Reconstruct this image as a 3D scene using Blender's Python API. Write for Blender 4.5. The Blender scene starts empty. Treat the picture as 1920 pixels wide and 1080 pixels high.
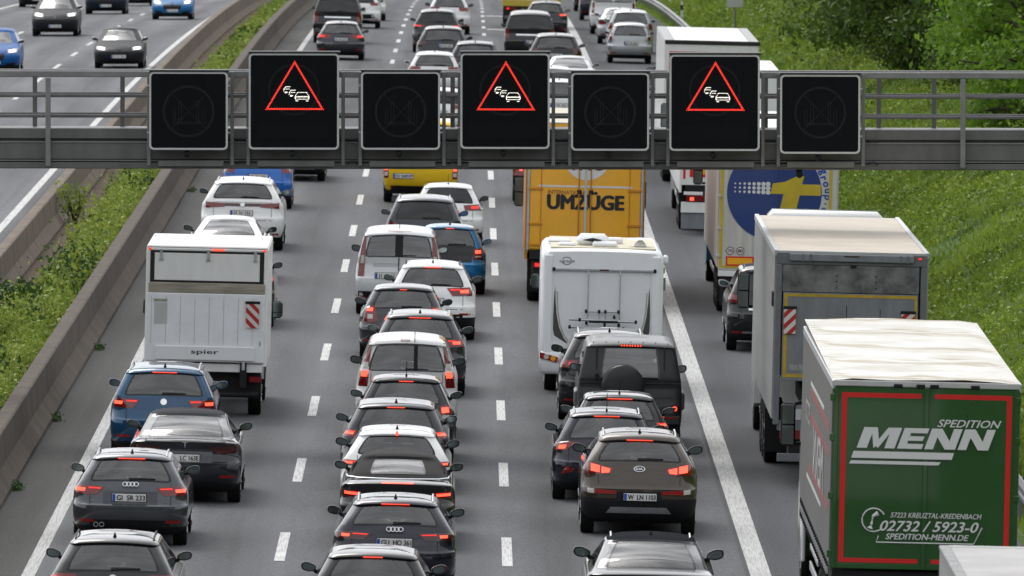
import bpy, bmesh, math, random
import numpy as np
from mathutils import Vector, Matrix
from mathutils.bvhtree import BVHTree
random.seed(7); np.random.seed(7)
rad = math.radians
SC = bpy.context.scene
COL = SC.collection

# ---------------------------------------------------------------- camera, sky, sun, exposure
CAM_H = 13.1
cd = bpy.data.cameras.new('camera'); cam = bpy.data.objects.new('camera', cd); COL.objects.link(cam)
cd.sensor_width = 36; cd.lens = 36*21333/1920.0; cd.clip_start = 1; cd.clip_end = 6000
cam.location = (0, 0, CAM_H)
TH = math.atan(1091/21333.); PSI = math.atan(77.5/(21333./math.cos(TH)))
cam.rotation_euler = (rad(90)-TH, 0, -PSI)
cd.dof.use_dof = True; cd.dof.focus_distance = 190; cd.dof.aperture_fstop = 8.0
SC.camera = cam
SUN_EL, SUN_AZ = rad(52), rad(-25)          # azimuth measured clockwise from +Y
w = bpy.data.worlds.new('World'); SC.world = w; w.use_nodes = True
nt = w.node_tree; bg = nt.nodes['Background']
sky = nt.nodes.new('ShaderNodeTexSky'); sky.sky_type = 'NISHITA'; sky.sun_disc = False
sky.sun_elevation = SUN_EL; sky.sun_rotation = SUN_AZ; sky.dust_density = 4.0; sky.air_density = 1.0
hs = nt.nodes.new('ShaderNodeHueSaturation'); hs.inputs['Saturation'].default_value = 0.16
tc = nt.nodes.new('ShaderNodeTexCoord'); mp = nt.nodes.new('ShaderNodeMapping'); mp.inputs['Scale'].default_value = (1.3, 1.3, 3.2)
nz = nt.nodes.new('ShaderNodeTexNoise'); nz.inputs['Scale'].default_value = 4.2; nz.inputs['Detail'].default_value = 6; nz.inputs['Roughness'].default_value = .55
cr = nt.nodes.new('ShaderNodeValToRGB'); cr.color_ramp.elements[0].position = .33; cr.color_ramp.elements[0].color = (.42, .44, .48, 1)
cr.color_ramp.elements[1].position = .68; cr.color_ramp.elements[1].color = (2.3, 2.28, 2.25, 1)
mx = nt.nodes.new('ShaderNodeMix'); mx.data_type = 'RGBA'; mx.blend_type = 'MULTIPLY'; mx.inputs[0].default_value = 1
L_ = nt.links.new
L_(tc.outputs['Generated'], mp.inputs['Vector']); L_(mp.outputs[0], nz.inputs['Vector']); L_(nz.outputs[0], cr.inputs[0])
L_(sky.outputs[0], hs.inputs['Color']); L_(hs.outputs[0], mx.inputs[6]); L_(cr.outputs[0], mx.inputs[7]); m2 = nt.nodes.new('ShaderNodeMix'); m2.data_type = 'RGBA'; m2.inputs[0].default_value = .56; m2.inputs[7].default_value = (6.6, 6.8, 7.1, 1)
L_(mx.outputs[2], m2.inputs[6]); L_(m2.outputs[2], bg.inputs[0])
bg.inputs[1].default_value = 0.15
sl = bpy.data.lights.new('sun', 'SUN'); so = bpy.data.objects.new('sun', sl); COL.objects.link(so)
sl.energy = .7; sl.angle = rad(25); sl.color = (1, .96, .9)
so.rotation_euler = Vector((-math.sin(SUN_AZ)*math.cos(SUN_EL), -math.cos(SUN_AZ)*math.cos(SUN_EL), -math.sin(SUN_EL))).to_track_quat('-Z', 'Y').to_euler()
SC.view_settings.view_transform = 'Standard'; SC.view_settings.look = 'None'; SC.view_settings.gamma = 1
SC.view_settings.exposure = 0.26

# ---------------------------------------------------------------- ground shape
def cross(x): return -.0235*max(x, -9.0)
def sag(y):
    if y < 350: return 0.0
    if y < 640: return -4.1e-5*(y-350)**2
    return -3.448-.0238*(min(y, 1100)-640)
def road(x, y): return cross(x)+sag(y)
TILT = math.atan(.0235)

# ---------------------------------------------------------------- materials
MAT = {}
def newmat(name):
    m = bpy.data.materials.new(name); m.use_nodes = True
    return m, m.node_tree, m.node_tree.nodes['Principled BSDF']
def mat(name, col, rough=.5, metal=0., spec=.5, coat=0., emit=None, es=0., var=.0, vscale=3., bump=0., bscale=40., stretch=None):
    if name in MAT: return MAT[name]
    m, t, p = newmat(name)
    p.inputs['Base Color'].default_value = (*col, 1); p.inputs['Roughness'].default_value = rough
    p.inputs['Metallic'].default_value = metal; p.inputs['Specular IOR Level'].default_value = spec
    p.inputs['Coat Weight'].default_value = coat; p.inputs['Coat Roughness'].default_value = .04
    if emit: p.inputs['Emission Color'].default_value = (*emit, 1); p.inputs['Emission Strength'].default_value = es
    if var or bump:
        c = t.nodes.new('ShaderNodeTexCoord'); mpn = t.nodes.new('ShaderNodeMapping')
        if stretch: mpn.inputs['Scale'].default_value = stretch
        t.links.new(c.outputs['Object'], mpn.inputs[0])
    if var:
        n = t.nodes.new('ShaderNodeTexNoise'); n.inputs['Scale'].default_value = vscale; n.inputs['Detail'].default_value = 6; n.inputs['Roughness'].default_value = .65
        t.links.new(mpn.outputs[0], n.inputs['Vector'])
        r = t.nodes.new('ShaderNodeValToRGB'); r.color_ramp.elements[0].position = .3; r.color_ramp.elements[1].position = .7
        lo = tuple(max(0, v*(1-var)) for v in col); hi = tuple(min(1, v*(1+var)) for v in col)
        r.color_ramp.elements[0].color = (*lo, 1); r.color_ramp.elements[1].color = (*hi, 1)
        t.links.new(n.outputs[0], r.inputs[0]); t.links.new(r.outputs[0], p.inputs['Base Color'])
        mr = t.nodes.new('ShaderNodeMapRange'); mr.inputs[3].default_value = max(0, rough-.08); mr.inputs[4].default_value = min(1, rough+.12)
        t.links.new(n.outputs[0], mr.inputs[0]); t.links.new(mr.outputs[0], p.inputs['Roughness'])
    if bump:
        n2 = t.nodes.new('ShaderNodeTexNoise'); n2.inputs['Scale'].default_value = bscale; n2.inputs['Detail'].default_value = 4
        b = t.nodes.new('ShaderNodeBump'); b.inputs['Strength'].default_value = bump; b.inputs['Distance'].default_value = .02
        t.links.new(mpn.outputs[0], n2.inputs['Vector']); t.links.new(n2.outputs[0], b.inputs['Height']); t.links.new(b.outputs[0], p.inputs['Normal'])
    MAT[name] = m
    return m
def paint(name, col, metal=.35, rough=.28):
    return mat('paint_'+name, col, rough=rough, metal=metal, spec=.2, coat=1.0, var=.04, vscale=1.2)
BLK = paint('black', (.006, .006, .007), .1); ANTH = paint('anthracite', (.021, .022, .027), .5)
GREY = paint('grey', (.062, .066, .076), .55); DGREY = paint('dark_grey', (.033, .035, .042), .55); NAVY = paint('night_blue', (.010, .012, .022), .4)
WHITE = paint('white', (.80, .80, .79), 0.); SILV = paint('silver', (.42, .43, .44), .6, .38); BROWN = paint('brown', (.056, .043, .031), .4)
BLUE = paint('petrol_blue', (.006, .058, .135), .35); BLUE2 = paint('bright_blue', (.006, .115, .44), .2); BLUE3 = paint('sky_blue', (.012, .20, .48), .25)
YEL = paint('yellow', (.78, .50, .008), 0.); ORA = mat('paint_orange', (.80, .385, .008), rough=.4, coat=.3, var=.08, vscale=1.5)
MBLK = mat('matt_black_paint', (.016, .017, .019), rough=.42, coat=.15, var=.1)
PLA = mat('black_plastic', (.013, .013, .0145), rough=.62, spec=.25, var=.25, vscale=9, bump=.1)
UND = mat('underbody', (.012, .012, .013), rough=.85, var=.3)
RUB = mat('tyre_rubber', (.010, .010, .0105), rough=.85, spec=.2, var=.35, vscale=14, bump=.3, bscale=60)
RIM = mat('alloy_rim', (.32, .33, .34), rough=.35, metal=.9)
CHR = mat('chrome', (.72, .73, .74), rough=.12, metal=1)
ALU = mat('aluminium', (.48, .49, .50), rough=.42, metal=.8, var=.12, vscale=6)
GDK = mat('dark_glass', (.010, .011, .013), rough=.05, spec=.6, var=.0)
FRIT = mat('glass_border', (.006, .006, .007), rough=.08, spec=.5)
MIRG = mat('mirror_glass', (.20, .235, .235), rough=.06, metal=.9)
SEAT = mat('seat_fabric', (.03, .03, .033), rough=.9, var=.2, vscale=12)
LRED = mat('red_lens', (.16, .004, .006), rough=.1, spec=.6, coat=.6)
LDRK = mat('smoked_red_lens', (.055, .004, .005), rough=.1, spec=.6, coat=.6)
LLIT = mat('lit_brake_lamp', (.6, .02, .01), rough=.3, emit=(1, .09, .045), es=1.9)
LDIM = mat('lit_tail_lamp', (.5, .01, .01), rough=.3, emit=(1, .03, .02), es=.9)
LB3 = mat('lit_high_brake_lamp', (.6, .03, .01), rough=.3, emit=(1, .08, .045), es=1.4)
LWHT = mat('clear_lens', (.55, .53, .50), rough=.12, spec=.6)
HEAD = mat('lit_headlamp', (.9, .9, .85), rough=.2, emit=(1, .97, .82), es=5.5)
PLW = mat('plate_white', (.66, .66, .64), rough=.4); PLB = mat('plate_blue', (.01, .06, .36), rough=.4); INK = mat('black_ink', (.012, .012, .012), rough=.6)
REFL = mat('red_reflector', (.28, .006, .008), rough=.25)
def glass_mat(name, tint, refl):
    m, t, p = newmat(name); t.nodes.remove(p)
    out = t.nodes['Material Output']; tr = t.nodes.new('ShaderNodeBsdfTransparent'); tr.inputs[0].default_value = (*tint, 1)
    gl = t.nodes.new('ShaderNodeBsdfGlossy'); gl.inputs['Roughness'].default_value = .03
    lw = t.nodes.new('ShaderNodeFresnel'); lw.inputs[0].default_value = 1.5
    mm = t.nodes.new('ShaderNodeMath'); mm.operation = 'MULTIPLY_ADD'; mm.inputs[1].default_value = 1.0; mm.inputs[2].default_value = refl
    mixn = t.nodes.new('ShaderNodeMixShader'); t.links.new(lw.outputs[0], mm.inputs[0]); t.links.new(mm.outputs[0], mixn.inputs[0])
    t.links.new(tr.outputs[0], mixn.inputs[1]); t.links.new(gl.outputs[0], mixn.inputs[2]); t.links.new(mixn.outputs[0], out.inputs[0])
    MAT[name] = m; return m
GLS = glass_mat('clear_glass', (.84, .90, .88), .11); GTN = glass_mat('tinted_glass', (.50, .53, .55), .10)

# ---------------------------------------------------------------- mesh helpers
class MB:
    def __init__(s): s.v = []; s.f = []; s.m = []; s.k = 0
    def face(s, idx): s.f.append(tuple(idx)); s.m.append(s.k)
    def quad(s, a, b, c, d):
        n = len(s.v); s.v += [a, b, c, d]; s.face((n, n+1, n+2, n+3)); return s
    def box(s, x0, x1, y0, y1, z0, z1, b=0.0):
        if b <= 0:
            n = len(s.v)
            s.v += [(x, y, z) for z in (z0, z1) for y in (y0, y1) for x in (x0, x1)]
            for q in ((0, 2, 3, 1), (4, 5, 7, 6), (0, 1, 5, 4), (2, 6, 7, 3), (0, 4, 6, 2), (1, 3, 7, 5)): s.face([n+i for i in q])
            return s
        b = min(b, (x1-x0)*.49, (y1-y0)*.49, (z1-z0)*.49); n0 = len(s.v); ids = {}
        X = (x0, x1); Y = (y0, y1); Z = (z0, z1)
        for i in (0, 1):
            for j in (0, 1):
                for k in (0, 1):
                    for a in range(3):
                        p = [X[i], Y[j], Z[k]]
                        for q, (arr, ii) in enumerate(((X, i), (Y, j), (Z, k))):
                            if q != a: p[q] = arr[ii]+(b if ii == 0 else -b)
                        ids[i, j, k, a] = len(s.v); s.v.append(tuple(p))
        I = lambda i, j, k, a: ids[i, j, k, a]
        for a in range(3):
            for e in (0, 1):
                c = []
                for u, v_ in ((0, 0), (1, 0), (1, 1), (0, 1)):
                    t = [u, v_]; t.insert(a, e); c.append(I(*t, a))
                s.face(c if e else c[::-1])
        for a in range(3):
            o = [q for q in range(3) if q != a]
            for u in (0, 1):
                for v_ in (0, 1):
                    c0 = [0]*3; c1 = [0]*3; c0[a] = 0; c1[a] = 1
                    for c in (c0, c1): c[o[0]] = u; c[o[1]] = v_
                    s.face([I(*c0, o[0]), I(*c1, o[0]), I(*c1, o[1]), I(*c0, o[1])])
        for i in (0, 1):
            for j in (0, 1):
                for k in (0, 1): s.face([I(i, j, k, 0), I(i, j, k, 1), I(i, j, k, 2)])
        return s
    def tube(s, pts, r, n=8, cap=True):
        P = [Vector(p) for p in pts]; rings = []
        for i, p in enumerate(P):
            d = (P[min(i+1, len(P)-1)]-P[max(i-1, 0)]).normalized()
            up = Vector((0, 0, 1)) if abs(d.z) < .95 else Vector((1, 0, 0))
            a = d.cross(up).normalized(); b = d.cross(a); rr = r[i] if isinstance(r, (list, tuple)) else r
            n0 = len(s.v); s.v += [tuple(p+a*math.cos(2*math.pi*q/n)*rr+b*math.sin(2*math.pi*q/n)*rr) for q in range(n)]; rings.append(n0)
        for a, b in zip(rings, rings[1:]):
            for q in range(n): s.face((a+q, a+(q+1) % n, b+(q+1) % n, b+q))
        if cap: s.face(range(rings[0], rings[0]+n)); s.face(range(rings[-1]+n-1, rings[-1]-1, -1))
        return s
    def prism(s, poly, y0, y1):            # polygon in (x,z), extruded along y
        n = len(poly); a = len(s.v)
        s.v += [(x, y0, z) for x, z in poly]+[(x, y1, z) for x, z in poly]
        s.face(range(a, a+n)); s.face(range(a+2*n-1, a+n-1, -1))
        for i in range(n): s.face((a+i, a+n+i, a+n+(i+1) % n, a+(i+1) % n))
        return s
    def lathe(s, prof, n=24, c=(0, 0, 0), axis='x', closed=False):   # prof [(radius, along)]
        rings = []
        for r, t in prof:
            n0 = len(s.v)
            for q in range(n):
                u, v_ = r*math.cos(2*math.pi*q/n), r*math.sin(2*math.pi*q/n)
                p = {'x': (t, u, v_), 'y': (u, t, v_), 'z': (u, v_, t)}[axis]
                s.v.append((c[0]+p[0], c[1]+p[1], c[2]+p[2]))
            rings.append(n0)
        for a, b in zip(rings, rings[1:]):
            for q in range(n): s.face((a+q, a+(q+1) % n, b+(q+1) % n, b+q))
        s.face(range(rings[0], rings[0]+n)); s.face(range(rings[-1], rings[-1]+n))
        return s
    def disc(s, x, z, r, y0, y1, n=24): return s.prism([(x+r*math.cos(2*math.pi*q/n), z+r*math.sin(2*math.pi*q/n)) for q in range(n)], y0, y1)
    def ring(s, x, z, r0, r1, y0, y1, n=28, sx=1.):
        a = len(s.v)
        for q in range(n):
            c, d = math.cos(2*math.pi*q/n), math.sin(2*math.pi*q/n)
            s.v += [(x+r1*c*sx, y0, z+r1*d), (x+r0*c*sx, y0, z+r0*d), (x+r0*c*sx, y1, z+r0*d), (x+r1*c*sx, y1, z+r1*d)]
        for q in range(n):
            i = a+4*q; j = a+4*((q+1) % n)
            for t in range(4): s.face((i+t, i+(t+1) % 4, j+(t+1) % 4, j+t))
        return s
    def mesh(s, name, mats, smooth=None):
        me = bpy.data.meshes.new(name); me.from_pydata(s.v, [], s.f)
        for m in (mats if isinstance(mats, (list, tuple)) else [mats]): me.materials.append(m)
        if any(s.m): me.polygons.foreach_set('material_index', s.m)
        bm = bmesh.new(); bm.from_mesh(me); bmesh.ops.recalc_face_normals(bm, faces=bm.faces); bm.to_mesh(me); bm.free()
        if smooth:
            me.polygons.foreach_set('use_smooth', [True]*len(me.polygons)); me.set_sharp_from_angle(angle=rad(smooth))
        me.update(); return me
    def build(s, name, mats, parent=None, smooth=None):
        return put(name, s.mesh(name, mats, smooth), parent)
def put(name, me, parent=None, loc=None):
    o = bpy.data.objects.new(name, me); COL.objects.link(o)
    if parent is not None: o.parent = parent
    if loc: o.location = loc
    return o
def tag(o, label=None, cat=None, group=None, kind=None):
    for k, v in (('label', label), ('category', cat), ('group', group), ('kind', kind)):
        if v: o[k] = v
    return o
def thing(name, label, cat, loc, rot=(0, 0, 0), group=None):
    o = bpy.data.objects.new(name, None); COL.objects.link(o); o.location = loc; o.rotation_euler = rot; o.empty_display_size = .3
    return tag(o, label, cat, group)
TXT = {}
def text_mesh(txt, bold=0., shear=0.):
    k = (txt, bold, shear)
    if k not in TXT:
        c = bpy.data.curves.new('t', 'FONT'); c.body = txt; c.size = 1; c.offset = bold; c.shear = shear; c.resolution_u = 3
        o = bpy.data.objects.new('t', c); COL.objects.link(o); bpy.context.view_layer.update()
        me = bpy.data.meshes.new_from_object(o.evaluated_get(bpy.context.evaluated_depsgraph_get()))
        bpy.data.objects.remove(o); bpy.data.curves.remove(c)
        v = np.array([tuple(q.co) for q in me.vertices]); TXT[k] = (v, [tuple(p.vertices) for p in me.polygons]); bpy.data.meshes.remove(me)
    return TXT[k]
def text(name, txt, m, parent, x0, x1, z0, z1, y, bold=.0, shear=0., side=None, keep=None):
    v, f = text_mesh(txt, 0. if bold >= .02 else bold, shear); a, b = v.min(0), v.max(0)
    u = (v[:, 0]-a[0])/(b[0]-a[0])*(x1-x0)+x0; q = (v[:, 1]-a[1])/(b[1]-a[1])*(z1-z0)+z0
    mb = MB()
    if side is None: mb.v = [(float(i), y, float(j)) for i, j in zip(u, q)]
    else: mb.v = [(side, float(i), float(j)) for i, j in zip(u, q)]
    mb.f = f; nv = len(mb.v)
    if bold >= .02:      # heavier strokes: the same outlines again, stepped sideways, each a hair proud of the last
        d = bold*1.15*(z1-z0); V0 = list(mb.v); F0 = list(f); mb.f = list(f)
        for k, (dx, dz) in enumerate(((-d, 0), (d, 0), (-d*.5, d*.55), (d*.5, -d*.55), (-d*.5, -d*.55), (d*.5, d*.55))):
            o = len(mb.v); e = .0006*(k+1)
            mb.v += [(x+dx, y_-e, z+dz) for x, y_, z in V0] if side is None else [(x_-e, y_+dx, z+dz) for x_, y_, z in V0]; mb.f += [tuple(i+o for i in q_) for q_ in F0]
    me = bpy.data.meshes.new(name); me.from_pydata(mb.v, [], mb.f); me.materials.append(m)
    return put(name, me, parent)
def pchip(xs, ys):
    xs = np.array(xs, float); ys = np.array(ys, float); h = np.diff(xs); d = np.diff(ys)/h; m = np.zeros_like(xs)
    for i in range(1, len(xs)-1):
        if d[i-1]*d[i] > 0: w1, w2 = 2*h[i]+h[i-1], h[i]+2*h[i-1]; m[i] = (w1+w2)/(w1/d[i-1]+w2/d[i])
    m[0], m[-1] = d[0], d[-1]
    def f(x):
        x = min(max(x, xs[0]), xs[-1]); i = min(int(np.searchsorted(xs, x, 'right')-1), len(xs)-2); t = (x-xs[i])/h[i]
        return float(ys[i]*(1+2*t)*(1-t)**2+h[i]*m[i]*t*(1-t)**2+ys[i+1]*t*t*(3-2*t)+h[i]*m[i+1]*t*t*(t-1))
    return f
def lerp(a, b, t): return a+(b-a)*t
def resample(pl, n):
    P = [Vector((*p, 0)) for p in pl]; d = [0]
    for a, b in zip(P, P[1:]): d.append(d[-1]+(b-a).length)
    out = []
    for i in range(n+1):
        t = d[-1]*i/n; k = 0
        while k < len(P)-2 and d[k+1] < t: k += 1
        q = 0 if d[k+1] == d[k] else (t-d[k])/(d[k+1]-d[k]); p = P[k].lerp(P[k+1], q); out.append((p.x, p.y))
    return out
def patch(bvh, top, bot, off=.008, thick=.03, nu=8, nv=3, front=False, mb=None):
    """a lens, panel or strip laid on the rear (or front) skin of a body: outline given in (x,z)"""
    mb = mb or MB(); T = resample(top, nu); B = resample(bot, nu); n0 = len(mb.v); sg = -1 if front else 1; last = 0.
    src = 50 if front else -5
    def ry(x, z):
        nonlocal last
        for k in range(14):
            h = bvh.ray_cast(Vector((x*(1-.012*k), src, z)), Vector((0, sg, 0)))
            if h[0] is not None: last = h[0].y; return x*(1-.012*k), last
        return x, last
    for j in range(nv+1):
        for i in range(nu+1):
            x, z = lerp(T[i][0], B[i][0], j/nv), lerp(T[i][1], B[i][1], j/nv); x, y = ry(x, z); mb.v.append((x, y-sg*off, z))
    W = nu+1
    for j in range(nv):
        for i in range(nu): a = n0+j*W+i; mb.face((a, a+1, a+W+1, a+W))
    rim = [i for i in range(W)]+[j*W+nu for j in range(1, nv+1)]+[nv*W+i for i in range(nu-1, -1, -1)]+[j*W for j in range(nv-1, 0, -1)]
    n1 = len(mb.v)
    for r in rim: x, y, z = mb.v[n0+r]; mb.v.append((x, y+sg*(off+thick), z))
    for k in range(len(rim)):
        k2 = (k+1) % len(rim); mb.face((n0+rim[k], n1+k, n1+k2, n0+rim[k2]))
    return mb
def mirx(pl): return [(-x, z) for x, z in pl]
SHARED = {}
def shared(key, fn):
    if key not in SHARED: SHARED[key] = fn()
    return SHARED[key]
def wheel(parent, x, y, r=.33, wd=.215, out=1, truck=False):
    def tyre():
        m = MB(); p = .72 if not truck else .60; h = wd/2
        m.lathe([(r*p, -h*.8), (r*.86, -h), (r*.96, -h*.96), (r*.992, -h*.8), (r, -h*.4), (r*.985, -h*.36), (r*.985, -h*.3), (r, -h*.26), (r, h*.26), (r*.985, h*.3), (r*.985, h*.36), (r, h*.4), (r*.992, h*.8), (r*.96, h*.96), (r*.86, h), (r*p, h*.8)], 32)
        return m.mesh('tyre', RUB, 30)
    def rim():
        m = MB(); p = .72 if not truck else .60
        m.lathe([(r*p, .0), (r*p, wd*.46), (r*p*.93, wd*.46), (r*p*.9, wd*.3), (r*.2, wd*.34), (r*.16, wd*.44), (.01, wd*.44)], 24)
        for k in range(5):
            a = 2*math.pi*k/5; c, s_ = math.cos(a), math.sin(a)
            m.tube([(wd*.38, c*r*.15, s_*r*.15), (wd*.42, c*r*p*.93, s_*r*p*.93)], .035, 6)
        return m.mesh('rim', RIM, 40)
    o = put('wheel', shared(('tyre', r, wd, truck), tyre), parent, (x, y, r))
    q = put('rim', shared(('rim', r, wd, truck), rim), o)
    if out < 0: o.rotation_euler = (0, 0, math.pi)
    return o
def plate(parent, x, y, z, txt=None, wd=.52, tilt=0., blue=True, tx=(.13, .97)):
    m = MB(); h = .115; m.box(-wd/2, wd/2, -.006, .006, -h/2, h/2, .004); m.k = 1
    m.box(-wd/2-.012, wd/2+.012, .0062, .016, -h/2-.012, h/2+.012, .003)
    o = m.build('number_plate', [PLW, PLA], parent); o.location = (x, y, z); o.rotation_euler = (tilt, 0, 0)
    if blue: MB().box(-wd/2+.004, -wd/2+.046, -.0082, -.006, -h/2+.004, h/2-.004).build('blue_band', PLB, o)
    if txt: text('plate_lettering', txt, INK, o, -wd/2+tx[0]*wd, -wd/2+tx[1]*wd, -h*.33, h*.33, -.0085, .03)
    elif txt is None and blue:
        m = MB()
        for k, ch in enumerate((1, 1, 0, 1, 1, 0, 1, 1, 1)):
            if ch: x = -.17+.045*k; m.box(x-.008, x+.008, -.0082, -.006, -h*.3, h*.3); m.box(x-.016, x+.016, -.0081, -.0059, h*.18 if k % 2 else -h*.3, h*.3 if k % 2 else -h*.18)
        m.build('plate_lettering', INK, o)
    return o
def badge_ring(parent, x, y, z, r=.05, tilt=0.):
    m = MB(); m.ring(0, 0, r*.82, r, -.008, .01, 24); m.disc(0, 0, r*.8, -.004, .008, 20)
    m.k = 1
    m.prism([(-r*.5, r*.45), (-r*.3, r*.45), (0, -r*.25), (r*.3, r*.45), (r*.5, r*.45), (r*.1, -r*.6), (-r*.1, -r*.6)], -.011, -.005)
    o = m.build('badge', [CHR, CHR], parent, 40); o.location = (x, y, z); o.rotation_euler = (tilt, 0, 0); return o
def badge_rings4(parent, x, y, z, r=.036, tilt=0.):
    m = MB()
    for k in range(4): m.ring((k-1.5)*r*1.35, 0, r*.78, r, -.010-(k % 2)*.002, .006, 22)
    o = m.build('badge', CHR, parent, 40); o.location = (x, y, z); o.rotation_euler = (tilt, 0, 0); return o
# ---------------------------------------------------------------- cars
KIND = {
 'hatch':  dict(zb=.70, zt=-.095, yb=.22, yt=.47, ys=.445, hwb=.89, hwt=.70, ws=.80, cowl=1.22),
 'estate': dict(zb=.69, zt=-.095, yb=.20, yt=.50, ys=.475, hwb=.89, hwt=.69, ws=.85, cowl=1.30),
 'suv':    dict(zb=.70, zt=-.115, yb=.20, yt=.46, ys=.435, hwb=.90, hwt=.715, ws=.78, cowl=1.30),
 'mpv':    dict(zb=.69, zt=-.115, yb=.14, yt=.35, ys=.325, hwb=.92, hwt=.745, ws=.85, cowl=1.05),
 'van':    dict(zb=.66, zt=-.15, yb=.10, yt=.20, ys=.15, hwb=.955, hwt=.83, ws=.75, cowl=1.0),
 'saloon': dict(zb=.75, zt=-.075, yb=.62, yt=1.55, ys=1.60, hwb=.86, hwt=.67, ws=.85, cowl=1.25, deck=1),
}
def mirror_mesh(m, side):
    def f():
        b = MB(); pl = []
        for k in range(16):
            a = 2*math.pi*k/16; c, s = math.cos(a), math.sin(a)
            x = .125*abs(c)**.7*(1 if c > 0 else -1); z = .078*abs(s)**.7*(1 if s > 0 else -1)
            if x < 0: z *= 1-.25*(-x/.125)
            pl.append((x*side, z+.018*x/.125))
        ys = [(0, .97), (.012, 1.), (.06, .93), (.11, .68), (.13, .35)]; r0 = []
        for y, s in ys: r0.append(len(b.v)); b.v += [(p[0]*s, y, p[1]*s) for p in pl]
        for a, c in zip(r0, r0[1:]):
            for q in range(16): b.face((a+q, a+(q+1) % 16, c+(q+1) % 16, c+q))
        b.face(range(r0[0], r0[0]+16)); b.face(range(r0[-1], r0[-1]+16))
        b.k = 1; b.tube([(-.09*side, .05, -.06), (-.2*side, .09, -.115)], [.032, .04], 8)
        return b.mesh('mirror_housing', [m, PLA], 45)
    return shared(('mir', m.name, side), f)
def mirror_glass(side):
    def f():
        b = MB(); pl = []
        for k in range(16):
            a = 2*math.pi*k/16; c, s = math.cos(a), math.sin(a)
            x = .098*abs(c)**.7*(1 if c > 0 else -1); z = .055*abs(s)**.7*(1 if s > 0 else -1)
            if x < 0: z *= 1-.25*(-x/.108)
            pl.append((x*side, z+.018*x/.125))
        b.prism(pl, -.006, .004); return b.mesh('mirror_glass', MIRG)
    return shared(('mirg', side), f)
def seat_mesh():
    b = MB(); b.box(-.25, .25, -.06, .07, -.75, -.02, .05); b.box(-.13, .13, -.05, .05, .04, .22, .045)
    b.tube([(-.06, 0, -.05), (-.06, 0, .08)], .008, 6); b.tube([(.06, 0, -.05), (.06, 0, .08)], .008, 6)
    return b.mesh('seat', SEAT, 40)
def bench_mesh():
    b = MB(); b.box(-.62, .62, -.07, .07, -.6, -.02, .05)
    for x in (-.42, 0, .42): b.box(x-.11, x+.11, -.04, .04, .0, .12, .035)
    return b.mesh('rear_bench', SEAT, 40)

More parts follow.
